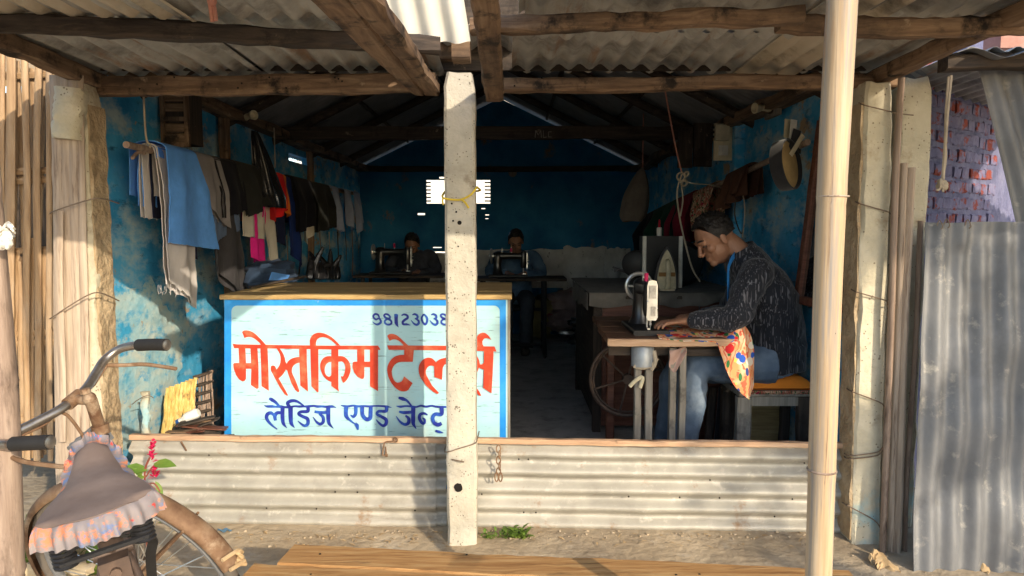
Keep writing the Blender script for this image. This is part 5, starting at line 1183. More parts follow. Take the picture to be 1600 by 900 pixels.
def copy_tree(o, parent=None):
    c = o.copy(); COL.objects.link(c); c.parent = parent
    for ch in [x for x in bpy.data.objects if x.parent == o]: copy_tree(ch, c)
    return c

# front treadle table (long side runs into the room)
TZ = P(1000, 529, 3.2).z
ft = thing('treadle_table', 'worn brown treadle sewing table at the front, before the seated tailor', 'table', (.75, 3.6, 0))
tx0, tx1 = P(951, 528, 3.2).x, 1.02
MB().beam((tx0-.0, 3.30, TZ-.014), (tx1, 3.30, TZ-.014), .20, .028, seg=10, jit=.003, ch=.006, seed=2).beam((tx0, 3.51, TZ-.014), (tx1, 3.51, TZ-.014), .20, .028, seg=10, jit=.003, ch=.006, seed=3).beam((tx0+.02, 3.72, TZ-.014), (tx1, 3.72, TZ-.014), .20, .028, seg=10, jit=.003, ch=.006, seed=4).beam((tx0+.02, 3.93, TZ-.014), (tx1, 3.93, TZ-.014), .20, .028, seg=10, jit=.003, ch=.006, seed=5).build('table_top', wood('brown_table_wood', GX, [(.10,.05,.03),(.17,.085,.05),(.25,.14,.085)], [((.04,.025,.018),6,.55,.7)], .45), ft)
MB().beam((tx0-.005, 3.193, TZ-.018), (tx1+.005, 3.193, TZ-.018), .014, .034, seg=16, jit=.003, ch=.003, seed=8).build('edge_strip', M['batten'], ft)
lyy = 3.25
for x0, x1 in ((991,1001),(1008,1019),(1045,1055),(1061,1071)):
    a, b = P(x0, 600, lyy).x, P(x1, 600, lyy).x
    MB().beam(((a+b)/2, lyy, 0), ((a+b)/2, lyy, TZ-.05), b-a, .035, up=(0,1,0), seg=12, jit=.003, ch=.003, seed=x0).build('leg', M['grey'], ft)
for x in (.56, .95): MB().beam((x, 3.98, 0), (x, 3.98, TZ-.03), .045, .045, up=(0,1,0), seg=6, seed=x).build('leg', M['redwood'], ft)
a = P(1004, 551, lyy); MB().lathe([(.052,-.06),(.053,.02),(.045,.035),(.01,.036)], a + V((0,-.0,0)), n=14).build('tin_cap', flat('blue_grey_tin', (.34,.37,.40), .4, .3), ft, smooth=40)
hh = MB(); hh.tube([P(1071, 550, 3.26), P(1130, 550, 3.26)], .02, 8).box(.45, 1.0, 3.27, 3.29, TZ-.09, TZ-.03); hh.build('apron', M['dwood_x'], ft)
wq = MB(); wc = P(981, 592, 3.86); wq.torus(wc, (0,1,0), .205, .011, 44, 8).torus(wc + V((0,.012,0)), (0,1,0), .188, .006, 44, 6).lathe([(.03,-.02),(.03,.02)], wc, (0,1,0), 14)
for i in range(6):
    A = i*1.047+.3; wq.tube([wc, wc + V((.2*math.cos(A), 0, .2*math.sin(A)))], .006, 6)
wq.build('treadle_wheel', M['frame'], ft, smooth=40)
pd = MB()
for i in range(5): pd.box(.52+.06*i, .565+.06*i, 3.4, 3.75, .10, .115)
pd.box(.50, .83, 3.42, 3.45, .09, .10).box(.50, .83, 3.7, 3.73, .09, .10); pd.build('treadle', M['black'], ft)
for i, (pts, m_) in enumerate((([P(990,572,3.22), P(1004,575,3.215), P(1020,570,3.22), P(1027,560,3.22)], 'rope'),([P(984,604,3.22), P(994,594,3.215), P(1004,590,3.21), P(1000,606,3.21)], 'cream'),([P(1022,548,3.22), P(1024,566,3.215), P(1018,578,3.22)], 'rope'))):
    rope('rag_tie', pts, (.009,.005), M[m_], ('pale rag tied round the front treadle table leg below the tin cap','cream rag scrap knotted lower on the front treadle table leg','rope end hanging beside the tin cap of the treadle table')[i], 'rag', 'rags tied on the treadle table')
t = tag(MB().grid(lambda u, v: P(1046+26*u, 548-6*u+ (v*38)*(1-1.1*abs(u-.3)), 3.225) + V((0,-.01*math.sin(v*5+u*4),0)), 8, 12, .003).build('rag', fab('pinkish_rag', (.45,.30,.25)), loc=P(1050,550,3.22), smooth=True), 'pinkish rag draped over the second leg pair of the treadle table', 'rag')
front = machine('black sewing machine with silver face plate turned to the camera, on the front table', (P(1018,480,3.3).x, 3.47, TZ), R(90))
fab_rows = [[PZ(1003,503,TZ+.006), PZ(1018,512,TZ+.008), P(1030,529,3.183)],[PZ(1050,507,TZ+.008), PZ(1055,516,TZ+.012), P(1060,533,3.181)],[PZ(1085,510,TZ+.008), PZ(1090,518,TZ+.010), P(1095,534,3.181)],
  [PZ(1118,508,TZ+.012), PZ(1118,519,TZ+.010), P(1120,537,3.18)],[P(1146,505,3.27), P(1140,528,3.20), P(1127,556,3.18)],[P(1166,512,3.25), P(1154,540,3.19), P(1136,580,3.18)],[P(1178,548,3.235), P(1165,570,3.19), P(1148,604,3.19)],[P(1177,600,3.22), P(1174,612,3.20), P(1171,625,3.19)]]
def rowcat(rows, u, v):
    cols = [catmull(r, 6) for r in rows]; k = v*12; i = min(int(k), 11); pts = [c[i].lerp(c[i+1], k-i) for c in cols]
    cc = catmull(pts, 8); n = len(cc)-1; k = u*n; j = min(int(k), n-1); p = cc[j].lerp(cc[j+1], k-j)
    return p + V((0, -.006*math.sin(u*26+v*5)*(u > .45), .003*abs(math.sin(u*21+v*9))*(u <= .45)))
tag(MB().grid(lambda u, v: rowcat(fab_rows, u, v), 56, 14, .003).build('floral_fabric', FLORAL, loc=P(1060,520,3.2), smooth=True), 'orange floral fabric being sewn, spilling over the front table edge', 'fabric')

# back treadle tables
tb1 = thing('treadle_table', 'dark treadle table with black iron legs at the back, right of the pillar', 'table', (0,0,0), 'treadle tables at the back')
MB().box(-.45, .45, 0, .46, .735, .76).build('table_top', M['dwood_x'], tb1)
for x in (-.36, .24):
    f = MB(); f.tube([(x, .04, .735), (x, .05, .14), (x, -.06, .02)], .02, 8).tube([(x, .42, .735), (x, .41, .14), (x, .5, .02)], .02, 8).tube([(x, .05, .3), (x, .41, .3)], .014, 8).tube([(x, -.08, .02),(x, .52, .02)], .016, 8); f.build('iron_leg', M['black'], tb1, smooth=True)
MB().tube([(-.36,.41,.42),(.24,.41,.42)], .016, 8).tube([(-.36,.05,.12),(.24,.05,.12)], .016, 8).build('cross_bar', M['black'], tb1, smooth=True)
MB().box(-.25,.13,.1,.36,.09,.105).build('treadle', M['black'], tb1)
MB().torus((-.30,.23,.40), (1,0,0), .16, .012, 30, 8).build('treadle_wheel', M['black'], tb1, smooth=True)
pr_ = P(812, 440, 6.75); tb1.location = (pr_.x, 6.75, .02)
tb2 = copy_tree(tb1); tb2['label'] = 'dark treadle table at the back, left of the pillar behind the counter'; pl_ = P(622, 430, 7.05); tb2.location = (pl_.x, 7.05, .03)
m2 = copy_tree(front); m2['label'] = 'black sewing machine on the right back table before the denim jacketed tailor'; m2.location = (P(786,430,6.95).x+.05, 6.97, .782); m2.rotation_euler = (0,0,math.pi)
m3 = copy_tree(front); m3['label'] = 'black sewing machine with pale hand wheel on the left back table'; m3.location = (P(612,430,7.25).x, 7.24, .792); m3.rotation_euler = (0,0,math.pi)
m3.scale = (1.1,1.1,1.1)

# =================================================================== stool bench and cushion
sb = thing('stool', 'small wooden stool under the orange cushion, carrying the tailor', 'stool', (1.28, 3.5, 0))
za = P(1200, 609, 3.38).z
sx0, sx1 = P(1152, 610, 3.38).x, 1.47
for i in range(3): MB().beam((sx0, 3.40+.115*i, za-.014), (sx1, 3.40+.115*i, za-.014), .11, .026, seg=6, jit=.002, seed=i).build('seat_board', M['grey'], sb)
MB().box(sx0+.06, sx1-.05, 3.36, 3.38, za-.075, za-.029).build('apron', M['grey'], sb)
for (x0, x1, m_) in ((1150,1172,'grey'),(1246,1266,'dwood_z')):
    a, b = P(x0, 640, 3.37).x, P(x1, 640, 3.37).x; MB().beam(((a+b)/2, 3.37, 0), ((a+b)/2, 3.37, za-.03), b-a, .05, up=(0,1,0), seg=6, seed=x0).build('leg', M[m_], sb)
for x in (sx0+.03, sx1-.04): MB().beam((x, 3.66, 0), (x, 3.66, za-.03), .045, .045, up=(0,1,0), seg=6, seed=x).build('leg', M['dwood_z'], sb)
cu = MB()
def cush(u, v, top):
    x = sx0+.02 + (.345)*u; y = 3.345 + .33*v; e = min(1, 6*min(u, 1-u, v, 1-v)+.02)**.5
    return V((x, y, za + .006 + (.062*e*(1+.15*nz(u*3, v*3, 1)) if top else .0)))
cu.grid(lambda u, v: cush(u, v, True), 22, 16).grid(lambda u, v: cush(u, v, False), 22, 16)
tag(cu.build('cushion', fab('orange_cushion_cloth', (.80,.24,.03), .1), loc=(1.2,3.5,za), smooth=True), 'flat orange cushion on the wooden stool', 'cushion')
fo = MB()
for i, z in enumerate((.0, -.004)): fo.grid(lambda u, v: V((sx0+.02+.33*u, 3.335+.012*v-.004*i, za+.004-.012*v+z)), 8, 2, .004)
tag(fo.build('cloth', FLORAL2, loc=(1.2,3.4,za)), 'folded patterned cloth peeping out under the orange cushion', 'cloth')
t = thing('wooden_cabinet', 'brown wooden cabinet standing against the wall under the stool', 'cabinet', (1.3, 3.95, 0))
for i, (xa, xb) in enumerate(((1.02,1.22),(1.226,1.48))): MB().box(xa, xb, 3.84, 3.86, .02, .44).build('door', [M['redwood'], M['ctop']][i], t)
MB().box(1.0, 1.49, 3.861, 4.15, .02, .44).build('carcass', M['dwood_x'], t)
for i, (x, m_) in enumerate(((1104,'dwood_z'),(1120,'blackfab'),(1136,'dwood_z'))):
    a = P(x, 700, 3.72); b = P(x+10, 605, 3.80); a.z = .02
    tag(MB().beam(a, b, .045, .02, up=(0,1,0), seg=4, seed=i).build('board', M[m_], loc=a), ('first dark board leaning behind the tailor legs','black strip of board leaning behind the tailor legs','last dark board leaning beside the stool leg')[i], 'board', 'boards leaning behind the tailor')

# =================================================================== lower left inside: straw mat, basket, bottle, sticks
t = thing('straw_mat', 'rolled yellow straw mat in the sun, left of the counter', 'mat', PX(275, 670, -1.50))
a0, a1 = P(254, 672, 3.32), P(298, 660, 3.38); b0, b1 = P(262, 606, 3.40), P(305, 590, 3.48)
for i in range(11):
    k = i/10; lo, hi = a0.lerp(a1, k), b0.lerp(b1, k); lo.z -= .05; split(lo, hi + V((0,0,.01*nz(i*1.3, 1, 1))), .018, .012, M['straw'], t, 2, 'reed', seed=i*1.9)
t = thing('basket', 'dark woven cane basket between straw mat and counter', 'basket', P(318, 680, 3.5))
for i in range(9):
    k = i/8; lo, hi = P(302, 690, 3.47).lerp(P(331, 690, 3.52), k), P(303, 588, 3.5).lerp(P(332, 578, 3.55), k); split(lo, hi, .010, .006, M['bamboo_grey'], t, 2, 'stake', seed=i*2.3)
for i in range(8):
    k = i/7; p0, p1 = P(301, 686, 3.475).lerp(P(302, 590, 3.50), k), P(333, 684, 3.53).lerp(P(333, 580, 3.56), k); MB().tube(catmull([p0, p0.lerp(p1, .5) + V((0,-.02,0)), p1], 5), .009, 6).build('weaver', M['dwood_x'], t, smooth=True)
t = thing('plastic_bottle', 'white plastic bottle lying on brown sticks left of the counter', 'bottle', P(298, 650, 3.25))
c = P(287, 655, 3.25); ax = (P(311, 644, 3.25) - c).normalized(); MB().lathe([(.012,-.02),(.013,-.004),(.022,.012),(.024,.02),(.024,.07),(.018,.078),(.004,.079)], c, ax, 16).build('bottle', M['white'], t, smooth=True); MB().lathe([(.012,-.036),(.0125,-.021),(.003,-.0205)], c, ax, 12).build('cap', flat('blue_cap', (.02,.08,.25), .4), t, smooth=True)
t = thing('kindling_heap', 'heap of brown sticks and cardboard behind the barrier, left of the counter', 'heap', P(310, 670, 3.2))
rnd = random.Random(12)
for i in range(16):
    c = P(rnd.uniform(278, 342), rnd.uniform(650, 685), rnd.uniform(3.10, 3.27)); a = rnd.uniform(-.2, .8); d = V((math.cos(a), rnd.uniform(-.3,.3), math.sin(a)*.7)).normalized(); L_ = rnd.uniform(.05, .11)
    MB().beam(c - d*L_, c + d*L_, rnd.uniform(.02,.05), .006, seg=4, jit=.004, ch=.001, seed=i).build('stick', M[('dwood_x','wood_x','redwood','dwood_x')[i % 4]], t)
for i in range(3):
    q = MB(); c = P(290+16*i, 688, 3.2); lump(q, c, .07, .06, .07, i+3, .4, 10, 8); q.build('clod', M['dwood_x'], t, smooth=True)
t = thing('stub_post', 'short peeling white stub post by the blue wall, left of the straw mat', 'post', P(230, 690, 3.1))
MB().beam(P(230, 720, 3.12), P(226, 612, 3.12), .032, .03, up=(0,1,0), seg=14, jit=.010, seed=6).build('stub', M['conc_cream'], t, smooth=40)
rope('wire', [P(206,632,3.1), P(220,622,3.08), P(232,618,3.08), P(240,622,3.1)], .002, M['wire'], 'bent wire twisted round the short white stub post', 'wire')

# odd strips hanging on the far part of the left wall
rnd = random.Random(31)
for i in range(8):
    y = 5.5 + .32*i; zt = 1.20 + .12*rnd.random(); L_ = rnd.uniform(.25, .6); q = MB()
    q.tube(catmull([V((-1.74, y, zt)), V((-1.735, y+.03*rnd.uniform(-1,1), zt-L_*.5)), V((-1.74, y+.04*rnd.uniform(-1,1), zt-L_))], 4), (.004, rnd.uniform(.008,.022)), 6)
    tag(q.build('cloth_strip', [M['rope'], M['dwood_z'], FB['brown'], M['bamboo_grey']][i % 4], loc=V((-1.74, y, zt)), smooth=True), ['first','second','third','fourth','fifth','sixth','seventh','eighth'][i] + ' strip from the front hanging on the left blue wall below the far shirts', 'strip', 'strips hanging on the left wall')

# =================================================================== people
def remesh(mb, voxel, it=2, fac=.5):
    me = mb.mesh('tmp'); ob = bpy.data.objects.new('tmp', me); COL.objects.link(ob)
    r = ob.modifiers.new('r', 'REMESH'); r.mode = 'VOXEL'; r.voxel_size = voxel
    s_ = ob.modifiers.new('s', 'SMOOTH'); s_.iterations = it; s_.factor = fac
    dg = bpy.context.evaluated_depsgraph_get(); out = bpy.data.meshes.new_from_object(ob.evaluated_get(dg))
    bpy.data.objects.remove(ob); bpy.data.meshes.remove(me); return out
def put(me, name, mat, parent, folds=None):
    off = WL[parent]
    if folds:
        bm = bmesh.new(); bm.from_mesh(me); bm.normal_update()
        for v in bm.verts:
            c = v.co; a, fr = folds
            v.co = c + v.normal*(a*(nz(c.x+.03*nz(c.x,c.y,c.z,9), c.y, c.z*1.6, fr) + .5*nz(c.x, c.y, c.z, fr*2.3)))
        bm.to_mesh(me); bm.free()
    me.name = name; me.transform(Matrix.Translation(-off)); me.materials.clear(); me.materials.append(mat)
    me.polygons.foreach_set("use_smooth", [True]*len(me.polygons))
    ob = bpy.data.objects.new(name, me); COL.objects.link(ob); ob.parent = parent; WL[ob] = off.copy(); return ob
def limb(mb, pts, rr, n=14, sm_=5):
    c = catmull(pts, sm_); return mb.tube(c, lerpl(rr, len(c)), n)
def torso(mb, secs, lat, n=20):
    """secs: (centre, half width across, half depth)"""
    cs = catmull([s_[0] for s_ in secs], 5); w = lerpl([s_[1] for s_ in secs], len(cs)); d = lerpl([s_[2] for s_ in secs], len(cs))
    return mb.tube(cs, [(a, b) for a, b in zip(w, d)], n, up=lat)
def hand(mb, wrist, d, up, inward, s=1.0, curl=.35):
    """palm + four fingers + thumb; d: pointing direction, up: back of the hand, inward: thumb side"""
    wrist, d = V(wrist), V(d).normalized(); up = V(up); up = (up - d*up.dot(d)).normalized(); w = V(inward); w = (w - d*w.dot(d) - up*w.dot(up)).normalized()
    mb.tube([wrist - d*.02*s, wrist + d*.01*s, wrist + d*.045*s, wrist + d*.085*s], [(.021*s,.026*s), (.018*s,.029*s), (.015*s,.040*s), (.012*s,.038*s)], 12, up=up)
    for i, (o, L) in enumerate(((.030,.070),(.010,.078),(-.011,.072),(-.031,.056))):
        b = wrist + d*.080*s + w*(o*s); L *= s; dd = (d + w*(o*2.2)).normalized(); k = curl*(1+.12*i)
        p1 = b + dd*(L*.45) - up*(L*.08*k); p2 = p1 + dd*(L*.33*math.cos(k)) - up*(L*.33*math.sin(k)); p3 = p2 + dd*(L*.24*math.cos(k*1.8)) - up*(L*.24*math.sin(k*1.8))
        mb.tube([b - dd*.015*s, p1, p2, p3], [.0092*s, .0088*s, .0080*s, .0062*s], 8)
    b = wrist + d*.022*s + w*.026*s; p1 = b + (w*.75 + d*.75 - up*.2).normalized()*.036*s; p2 = p1 + (w*.35 + d*.95 - up*.25).normalized()*.030*s
    mb.tube([b - w*.014*s, p1, p2], [.0125*s, .0102*s, .0075*s], 8)
def head(mb, c, f, up, s=1.0):
    """skull, jaw, nose, brow, lips, ears"""
    c, f = V(c), V(f).normalized(); u = V(up); u = (u - f*u.dot(f)).normalized(); l = u.cross(f); rot = Matrix((f, l, u)).transposed()
    q = lambda x, y, z: c + (f*x + l*y + u*z)*s
    mb.ball(q(-.010,0,.030), .096*s, .074*s, .090*s, 20, 14, rot); mb.ball(q(.018,0,-.045), .068*s, .058*s, .075*s, 18, 12, rot)
    mb.ball(q(.066,0,-.092), .022*s, .026*s, .020*s, 12, 8, rot)
    mb.tube([q(.080,0,.022), q(.098,0,-.010), q(.108,0,-.026), q(.092,0,-.036)], [.008*s,.011*s,.014*s,.010*s], 10)
    mb.tube([q(.070,.046,.030), q(.086,.018,.030), q(.086,-.018,.030), q(.070,-.046,.030)], [.008*s,.011*s,.011*s,.008*s], 8)
    for k in (-1, 1):
        mb.ball(q(.055,.040*k,-.018), .026*s, .020*s, .022*s, 10, 8, rot); mb.ball(q(.074,.031*k,.0145), .0135*s, .0155*s, .007*s, 10, 8, rot); mb.ball(q(-.008,.076*k,-.006), .017*s, .007*s, .031*s, 10, 8, rot)
    mb.ball(q(.082,0,-.060), .012*s, .023*s, .006*s, 10, 6, rot); mb.ball(q(.079,0,-.071), .012*s, .020*s, .007*s, 10, 6, rot)
    return q, rot
def face_bits(t, q, s, rot, hairmat, seed, brow=True):
    for k in (-1, 1):
        ey = MB().ball(q(.0735,.031*k,.004), .010*s, .011*s, .0055*s, 12, 8, rot).build('eye', M['frame'], t, smooth=True)
        MB().ball(q(.0805,.030*k,.004), .0045*s, .005*s, .005*s, 8, 6, rot).build('iris', M['black'], ey, smooth=True)
        MB().tube([q(.093,.016*k,.034), q(.089,.034*k,.039), q(.072,.052*k,.033)], [.003*s,.0045*s,.0025*s], 6).build('eyebrow', hairmat, t, smooth=True)
    h_ = MB(); n, m = 34, 20; rings = []; n, m = 52, 30
    for i in range(m+1):
        A = 1.95*i/m; ring = []
        for j in range(n):
            B = 2*math.pi*j/n; front = math.cos(B); lim = 1.95 if front < .1 else 1.95 - 1.05*fade(.1, .75, front); a = A*lim/1.95
            d = V((math.sin(a)*math.cos(B), math.sin(a)*math.sin(B), math.cos(a))); r = V((.104, .083, .102)); w = 1 + .05*nz(d.x*4, d.y*4, d.z*4 + seed, 1.6) + .09*nz(d.x*9, d.y*9, d.z*9 + seed, 2) + .02*(front > .2)*(1-a/1.95)
            ring.append(q((d.x*r.x - .012)*w, d.y*r.y*w, (d.z*r.z + .034)*w))
        rings.append(ring)
    h_.loft(rings, True); h_.build('hair', hairmat, t, smooth=70)
SKIN = pm('warm_brown_skin', [(.22,.105,.06),(.28,.14,.085),(.32,.17,.105)], 14, (1,1,1), .5, .15, 120, .001, spec=.4)
HAIR = pm('black_hair', [(.008,.007,.007),(.018,.015,.014)], 40, (1,1,1), .5, .8, 90, .006)
JACK = pm('black_streaked_jacket', [(.007,.009,.015),(.012,.015,.024)], 8, (1,1,1), .75, .3, 30, .004, dirt=[((.14,.14,.16),1.0,.675,.70,(120,120,5),0),((.075,.075,.09),1.0,.66,.69,(210,210,8),0)], sheen=.2)
JEAN = pm('faded_blue_jeans', [(.055,.085,.14),(.10,.145,.215),(.17,.225,.30)], 5, (1,1,1), .9, .6, 90, .002, dirt=[((.28,.34,.41),3.5,.55,.75),((.03,.045,.08),5,.58,.72)])

# ---- the tailor in front
tl = thing('person', 'man in a black streaked jacket and jeans bent over the front sewing machine', 'person', (1.2, 3.5, 0))
pel = P(1206, 556, 3.50); wai = P(1205, 512, 3.50); che = P(1190, 455, 3.50); sho = P(1172, 420, 3.50); nk0 = P(1155, 398, 3.50); nk1 = P(1138, 380, 3.50)
hc = P(1117, 374, 3.49); hf = V((-.80, -.16, -.52)); hu = V((-.48, .02, .85))
shN, shF = P(1182, 428, 3.325), P(1168, 424, 3.67); elN, elF = P(1146, 497, 3.25), P(1138, 492, 3.78); wrN, wrF = P(1072, 501, 3.30), P(1095, 494, 3.52)
hiN, hiF = P(1205, 566, 3.41), P(1200, 566, 3.60); knN, knF = P(1090, 574, 3.40), P(1062, 578, 3.62); anN, anF = P(1062, 715, 3.42), P(1036, 720, 3.60)
b_ = MB()
torso(b_, [(pel, .15, .115), (wai, .135, .115), (che, .165, .105), (sho, .15, .08), (nk0, .065, .065), (nk1, .054, .056), (nk1.lerp(hc,.4), .05, .055)], (0,1,0))
limb(b_, [shN, elN, wrN], [.05, .04, .025]); limb(b_, [shF, elF, wrF], [.05, .04, .025])
limb(b_, [hiN, hiN.lerp(knN,.5), knN, knN.lerp(anN,.4), anN], [.085,.075,.055,.05,.035]); limb(b_, [hiF, hiF.lerp(knF,.5), knF, knF.lerp(anF,.4), anF], [.085,.075,.055,.05,.035])
hand(b_, wrN, P(1030, 504, 3.29) - wrN, (0,0,1), (.1,1,0), 1.0, .45); hand(b_, wrF, P(1060, 495, 3.46) - wrF, (-.1,-.1,1), (-.2,-1,0), 1.0, .4)
hq, hrot = head(b_, hc, hf, hu, 1.0)
put(remesh(b_, .0038, 2), 'body', SKIN, tl); face_bits(tl, hq, 1.0, hrot, HAIR, 1)
j_ = MB()
hem = P(1207, 575, 3.50)
torso(j_, [(hem, .185, .150), (pel, .185, .155), (wai, .175, .155), (P(1198,480,3.5), .19, .150), (che, .20, .140), (sho, .185, .105), (nk0+V((.012,0,-.012)), .10, .085), (nk0+V((-.006,0,.014)), .075, .074)], (0,1,0), 24)
limb(j_, [che.lerp(shN,.6), shN, shN.lerp(elN,.5), elN, elN.lerp(wrN,.5), wrN + (elN-wrN)*.06], [.075,.080,.070,.062,.050,.038]); limb(j_, [che.lerp(shF,.6), shF, shF.lerp(elF,.5), elF, elF.lerp(wrF,.5), wrF + (elF-wrF)*.06], [.075,.080,.070,.062,.050,.038])
put(remesh(j_, .006, 2), 'jacket', JACK, tl, (.011, 11))
co = MB(); cl_ = [nk0 + V((.020,0,-.010)), nk0 + V((-.004,0,.030))]
co.tube(cl_, [(.090,.088),(.082,.076)], 20, False, up=(0,1,0)); co.tube([cl_[1], cl_[0]], [(.078,.072),(.086,.084)], 20, False, up=(0,1,0)); co.build('collar', JACK, tl, smooth=True)
je = MB()
torso(je, [(P(1212,578,3.5), .165, .125), (pel + V((0,0,-.01)), .16, .125), (P(1206,540,3.5), .15, .12)], (0,1,0))
limb(je, [hiN, hiN.lerp(knN,.5), knN, knN.lerp(anN,.45), anN], [.105,.095,.078,.072,.066]); limb(je, [hiF, hiF.lerp(knF,.5), knF, knF.lerp(anF,.45), anF], [.105,.095,.078,.072,.066])
put(remesh(je, .006, 2), 'jeans', JEAN, tl, (.007, 13))
for a in (anN, anF):
    q = MB(); lump(q, V((a.x-.05, a.y, .05)), .13, .045, .045, 1, .15, 14, 10); q.build('shoe', M['black'], tl, smooth=True)
tp = MB(); tpp = catmull([nk0 + V((.03,.055,.015)), nk0 + V((-.035,-.05,.005)), P(1139,416,3.36), P(1138,446,3.33), P(1138,478,3.31)], 8)
tp.tube(tpp, [(.0012,.016)]*len(tpp), 6, up=(0,1,0))
tag(tp.build('measuring_tape', flat('blue_tape', (.03,.22,.62), .5), loc=tpp[0], smooth=True), 'bright blue measuring tape hanging round the tailor neck', 'tape measure')

# ---- tailors at the back
def back_tailor(label, cx, cy, Y, mat, leg, seed, hx):
    t = thing('person', label, 'person', (P(cx, cy, Y).x, Y, 0))
    c = P(cx, cy, Y); zt = .78
    pel = V((c.x, Y+.16, .52)); che = V((c.x, Y+.10, .86)); sh = V((c.x, Y+.05, .97)); n0 = V((c.x, Y+.02, 1.02)); hcc = c
    shl, shr = sh + V((.19,0,-.02)), sh + V((-.19,0,-.02)); ell, elr = V((c.x+.26, Y-.05, .80)), V((c.x-.25, Y-.05, .80)); wl, wr_2 = V((c.x+.08, Y-.28, zt+.03)), V((c.x-.06+hx, Y-.27, zt+.035))
    kl, kr = V((c.x+.11, Y-.30, .52)), V((c.x-.10, Y-.30, .52)); al, ar = V((c.x+.09, Y-.34, .08)), V((c.x-.09, Y-.36, .08))
    b = MB(); torso(b, [(pel,.14,.10),(V((c.x,Y+.14,.7)),.13,.10),(che,.16,.10),(sh,.14,.075),(n0,.058,.058),(n0.lerp(hcc,.5),.05,.052)], (1,0,0))
    for a in ((shl,ell,wl),(shr,elr,wr_2)): limb(b, a, [.045,.038,.025])
    for a in ((pel+V((.09,0,0)),kl,al),(pel+V((-.09,0,0)),kr,ar)): limb(b, a, [.075,.055,.035])
    hand(b, wl, V((-.5,-.8,-.1)), (0,0,1), (-1,.3,0), .95, .4); hand(b, wr_2, V((.3,-.9,-.1)), (0,0,1), (1,.3,0), .95, .4)
    q, rot = head(b, hcc, V((0,-.86,-.5)), V((0,-.45,.88)), .98); put(remesh(b, .007, 2), 'body', SKIN, t); face_bits(t, q, .98, rot, HAIR, seed)
    j = MB(); torso(j, [(pel+V((0,0,-.04)),.175,.13),(V((c.x,Y+.14,.7)),.17,.135),(che,.19,.13),(sh,.175,.10),(n0+V((0,.01,0)),.085,.08)], (1,0,0))
    for a in ((sh.lerp(shl,.6),shl,ell,wl.lerp(ell,.08)),(sh.lerp(shr,.6),shr,elr,wr_2.lerp(elr,.08))): limb(j, a, [.065,.07,.058,.036])
    put(remesh(j, .009, 2), 'jacket', mat, t, (.012, 9))
    l = MB(); torso(l, [(pel+V((0,0,-.06)),.15,.12),(pel+V((0,0,.04)),.15,.12)], (1,0,0))
    for a in ((pel+V((.09,0,0)),kl,al),(pel+V((-.09,0,0)),kr,ar)): limb(l, a, [.095,.075,.06])
    put(remesh(l, .009, 2), 'trousers', leg, t, (.008, 10))
    for a in (al, ar):
        s_ = MB(); lump(s_, V((a.x, a.y-.06, .05)), .045, .12, .04, 1, .15, 12, 8); s_.build('shoe', M['dwood_y'], t, smooth=True)
    return t
back_tailor('tailor in dark clothes bent over the left back sewing machine', 644, 383, 7.62, flat('dark_jacket_cloth', (.04,.045,.06), .9, var=.4), FB['black'], 3, .02)
back_tailor('tailor in a blue denim jacket at the right back sewing machine', 806, 378, 7.32, pm('dark_denim', [(.045,.09,.16),(.075,.14,.23),(.13,.20,.29)], 7, (1,1,1), .9, .5, 40, .004), pm('dark_grey_jeans', [(.025,.032,.045),(.05,.06,.075)], 7), 5, -.02)
def stool(label, x, y):
    s_ = thing('stool', label, 'stool', (x, y, 0)); MB().beam((x-.2, y, .43), (x+.2, y, .43), .28, .035, seg=4, jit=.002).build('seat_board', M['dwood_x'], s_)
    for dx in (-.16,.16):
        for dy in (-.1,.1): MB().beam((x+dx, y+dy, .01), (x+dx, y+dy, .412), .04, .04, up=(0,1,0), seg=3).build('leg', M['dwood_z'], s_)
stool('dark stool under the tailor at the left back machine', P(644,383,7.62).x, 7.78); stool('dark stool under the tailor in the denim jacket', P(806,378,7.32).x, 7.48)

# =================================================================== bicycle
bi = thing('bicycle', 'old rusty bicycle with a frilled saddle cover parked at lower left, leaning', 'bicycle', (-.66, 1.375, -.08))
hd = V((-.5, .87, 0)).normalized(); lf = V((-hd.y, hd.x, 0)); AL = R(10)
BASE = V((-.655, 1.375, -.085)); U_ = V((0,0,1))*math.cos(AL) + lf*math.sin(AL); L_2 = lf*math.cos(AL) - V((0,0,1))*math.sin(AL)
def B(F, L, U): return BASE + hd*F + L_2*L + U_*U
ax0 = V((.545, 0, .84)); axd = V((-.36, 0, .93)).normalized(); STEER = R(47)
def S(F, L, U):
    p = V((F, L, U)) - ax0; p = Matrix.Rotation(STEER, 3, axd) @ p + ax0; return B(*p)
def tubeB(fn, pts, r, n=10, sm_=6):
    c = catmull(pts, sm_) if len(pts) > 2 else pts; return [fn(*p) for p in c], r, n
def bt(mb, fn, pts, r, n=10, sm_=6):
    a, r, n = tubeB(fn, pts, r, n, sm_); return mb.tube(a, r, n)
fm = MB()
bt(fm, B, [(.20,0,.29),(.03,0,.76)], .0165); bt(fm, B, [(.20,0,.29),(.575,0,.66)], .016); bt(fm, B, [(.05,0,.70),(.545,0,.79)], .0145)
bt(fm, B, [(.588,0,.63),(.53,0,.83)], .019)
for k in (-1, 1): bt(fm, B, [(.20,.02*k,.29),(-.27,.055*k,.36)], .010); bt(fm, B, [(.045,.016*k,.725),(-.06,.045*k,.60),(-.27,.055*k,.36)], .0085)
fm.ball(B(.20,0,.29), .026, n=10, m=8); fm.build('frame', M['frame'], bi, smooth=True)
